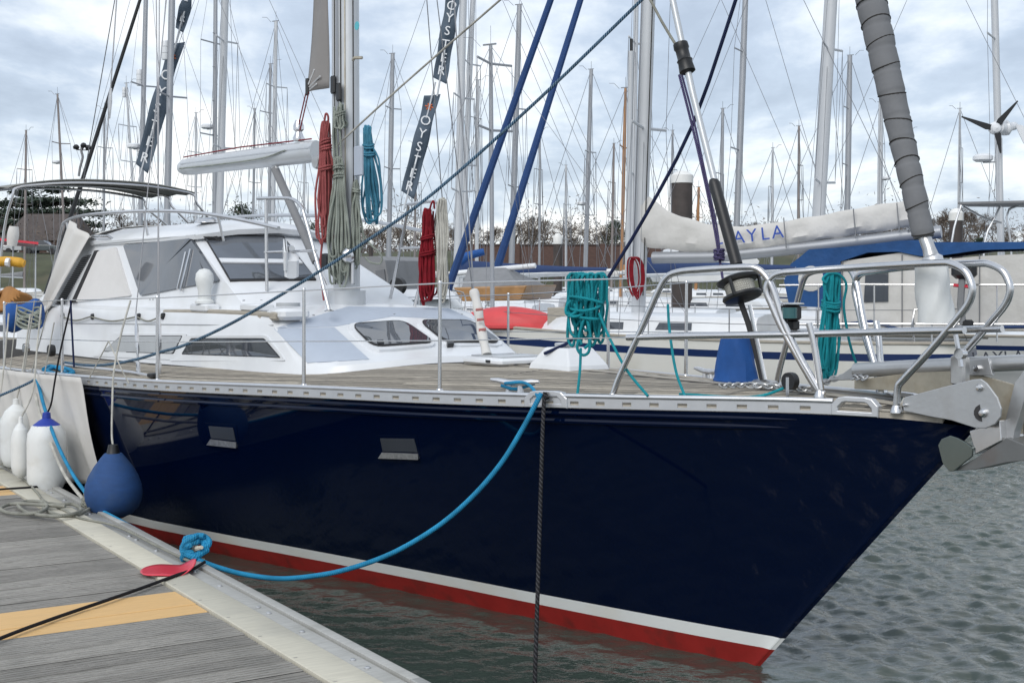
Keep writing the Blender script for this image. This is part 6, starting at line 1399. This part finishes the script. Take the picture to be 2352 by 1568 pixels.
MB().tube([atd(32, 520, 14.9)-o_, atd(30, 540, 14.9)-o_, atd(27, 565, 14.9)-o_], lambda t: .05+.015*math.sin(t*3), 10, sm=3).build('cover_cloth', 'canvas', t_)
an = thing('wind_sensor', 'small cup anemometer on a bent pole above the bimini', 'sensor', atd(184, 405, 20)); o_ = atd(184, 405, 20); A_ = lambda x, y: atd(x, y, 20)-o_
MB().tube([A_(181, 405), A_(184, 385), A_(190, 362), A_(187, 348), A_(188, 336)], .018, 7, sm=3).build('pole', 'canvasgrey', an)
for x, y in ((175, 344), (203, 345), (192, 340)): MB().lathe([(0, 0), (.04, .01), (.05, .04), (.03, .07), (0, .08)], A_(x, y), 10).build('cup', 'black', an); MB().tube([A_(188, 345), A_(x, y)], .008, 5).build('arm', 'black', an)
# ---- trees
M['bark'] = mat('winter_bark', (.085, .070, .058), .9, var=.3, vscale=2)
M['twig'] = mat('winter_twig', (.115, .092, .075), .95, var=.3, vscale=.8)
M['leaf'] = mat('evergreen_leaf', (.035, .055, .030), .8, var=.45, vscale=.9)
M['leafd'] = mat('cedar_leaf', (.026, .042, .026), .8, var=.45, vscale=.9)
def bare_tree(seed, H=10):
    rs = random.Random(seed); tr = MB(); cr = MB()
    def grow(p, d, ln, r, lv):
        q = p+d*ln; mid = (p+q)/2+Vector((rs.gauss(0, 1), rs.gauss(0, 1), 0))*ln*.06
        (tr if lv < 2 else cr).tube([p, mid, q], lambda t: max(.013, r*(1-.4*t)), 5 if lv < 2 else 3, cap=False)
        if lv >= 6: return
        n = (3, 3, 3, 3, 3, 3, 0)[lv]+(rs.random() < .3)
        for i in range(n):
            a = rs.uniform(0, 6.28); sp = rs.uniform(.35, .8); e = d.orthogonal().normalized(); e = (Matrix.Rotation(a, 3, d) @ e)
            nd = (d*math.cos(sp)+e*math.sin(sp)+Vector((0, 0, .12))).normalized(); grow(p.lerp(q, rs.uniform(.55, 1)), nd, ln*rs.uniform(.58, .80), r*.55, lv+1)
    grow(Vector((0, 0, -.5)), Vector((0, 0, 1)), H*.30, H*.022, 0)
    return tr, cr
def leaf_tree(seed, H=9, layered=False):
    rs = random.Random(seed); cr = MB(); tr = MB().tube([Vector((0, 0, -.5)), Vector((.1, 0, H*.4)), Vector((0, .1, H*.92))], lambda t: H*.03*(1-.85*t), 7)
    vs = []; fs = []
    cl_ = []
    for i in range(150 if layered else 70):
        if layered: z = H*(.30+.66*rs.random()); ly = round(z/1.5)*1.5; rr = (H*.72)*(1-(ly/H)**2.2)**.5*rs.random()**.5; cl_.append((ly+rs.gauss(0, .12), rr, .30))
        else: z = H*(.18+.78*rs.random()); rr = H*.33*math.sin(math.pi*min(1, (z/H)*.9+.12))**.7*rs.random()**.4; cl_.append((z, rr, 1))
    for z, rr, flat in cl_:
        a = rs.uniform(0, 6.28); c = Vector((rr*math.cos(a), rr*math.sin(a), z)); s_ = H*rs.uniform(.05, .11)
        tr.tube([Vector((0, 0, z-.3)), c], lambda t: H*.006*(1.2-t), 3, cap=False)
        for k in range(60):
            p = c+Vector((rs.gauss(0, s_), rs.gauss(0, s_), rs.gauss(0, s_*flat*.8))); e1 = Vector((rs.gauss(0, 1), rs.gauss(0, 1), rs.gauss(0, .6))).normalized(); e2 = e1.orthogonal().normalized(); q = H*.018*rs.uniform(.6, 1.5)
            cr.add([p-e1*q, p+e2*q*.7, p+e1*q, p-e2*q*.7], [[0, 1, 2, 3]])
    return tr, cr
PT = {}
def proto(key, mk, tm, cm):
    t, c = mk; root = empty('tree', (0, 0, -500)); t.build('trunk', tm, root); c.build('crown', cm, root, smooth=False); PT[key] = [root, False]
for i in range(4): proto(('bare', i), bare_tree(30+i), 'bark', 'twig')
for i in range(2): proto(('ever', i), leaf_tree(50+i), 'bark', 'leaf')
proto(('cedar', 0), leaf_tree(60, 9, True), 'bark', 'leafd')
def tree(kind, i, x, ytop, d, label, group, name, wide=1.0):
    p = atd(x, 640, d); z = HSH(p.x, d); zt = HEYE+(640-ytop)*d/FPX; h0 = {'bare': 9.6, 'ever': 9.2, 'cedar': 8.8}[kind]; s_ = (zt-z)/h0
    src = PT[(kind, i)]
    if not src[1]: o = src[0]; src[1] = True
    else: o = copy_tree(src[0])
    o.name = name; o.location = (p.x, p.y, z-.1); o.rotation_euler = (0, 0, random.uniform(0, 6.28)); o.scale = (s_*wide, s_*wide, s_)
    tag(o, label, 'tree', group)
rt = random.Random(9)
tree('cedar', 0, 128, 438, 178, 'spreading dark cedar behind the bimini', 'evergreen trees on the shore', 'cedar_tree', 1.25)
tree('cedar', 0, 52, 446, 182, 'dark cedar rising at the left of the bimini', 'evergreen trees on the shore', 'cedar_tree', 1.1)
tree('ever', 0, 556, 468, 172, 'dark conifer below the boom end', 'evergreen trees on the shore', 'conifer_tree', .9)
tree('ever', 1, 1412, 508, 165, 'dark evergreen left of the wooden mast', 'evergreen trees on the shore', 'evergreen_tree', 1.1)
tree('ever', 0, 720, 510, 190, 'evergreen behind the left mast hoop', 'evergreen trees on the shore', 'evergreen_tree', 1.2)
tree('ever', 1, 2250, 545, 150, 'dark evergreen under the solar arch', 'evergreen trees on the shore', 'evergreen_tree', 1.3)
for x, y in ((290, 452), (330, 470), (400, 480), (470, 478), (600, 488), (670, 490), (745, 492), (830, 505), (880, 500), (920, 490), (1010, 478), (1050, 495), (1090, 488), (1140, 492), (1185, 478), (1225, 470), (1262, 478), (1305, 485), (1345, 492), (1390, 505), (1500, 500), (1540, 505), (1600, 498), (1645, 490), (1700, 484), (1745, 476), (1790, 478), (1835, 488), (1880, 492), (1935, 486), (2000, 492), (2060, 486), (2130, 470), (2175, 446), (2210, 440), (2245, 452), (2290, 480), (2345, 490)):
    tree('bare', rt.randrange(4), x, y+rt.uniform(-6, 6), rt.uniform(166, 196), 'leafless winter tree in the far treeline', 'leafless trees along the far shore', 'winter_tree', rt.uniform(1.0, 1.35))
for k_ in range(34):
    tree('bare', rt.randrange(4), 260+k_*62+rt.uniform(-20, 20), rt.uniform(500, 530), rt.uniform(160, 172), 'leafless winter tree in the far treeline', 'leafless trees along the far shore', 'winter_tree', rt.uniform(1.2, 1.6))
# low scrub that closes the treeline
def scrub():
    rs = random.Random(2); b = MB()
    for i in range(42000):
        x = rs.uniform(-75, 75); y = rs.uniform(158, 200); z = HSH(x, y)+abs(rs.gauss(0, 1.7))*(1+.5*math.sin(x*.3)+.4*math.sin(x*.83)); e1 = Vector((rs.gauss(0, 1), rs.gauss(0, .5), rs.gauss(0, 1.2))).normalized(); e2 = e1.orthogonal().normalized(); q = rs.uniform(.10, .34); p = Vector((x, y, z))
        b.add([p-e1*q, p+e2*q*.25, p+e1*q, p-e2*q*.25], [[0, 1, 2, 3]])
    tag(b.build('scrub', 'twig', smooth=False), 'brown winter scrub along the far shore', 'scrub', kind='stuff')
scrub()
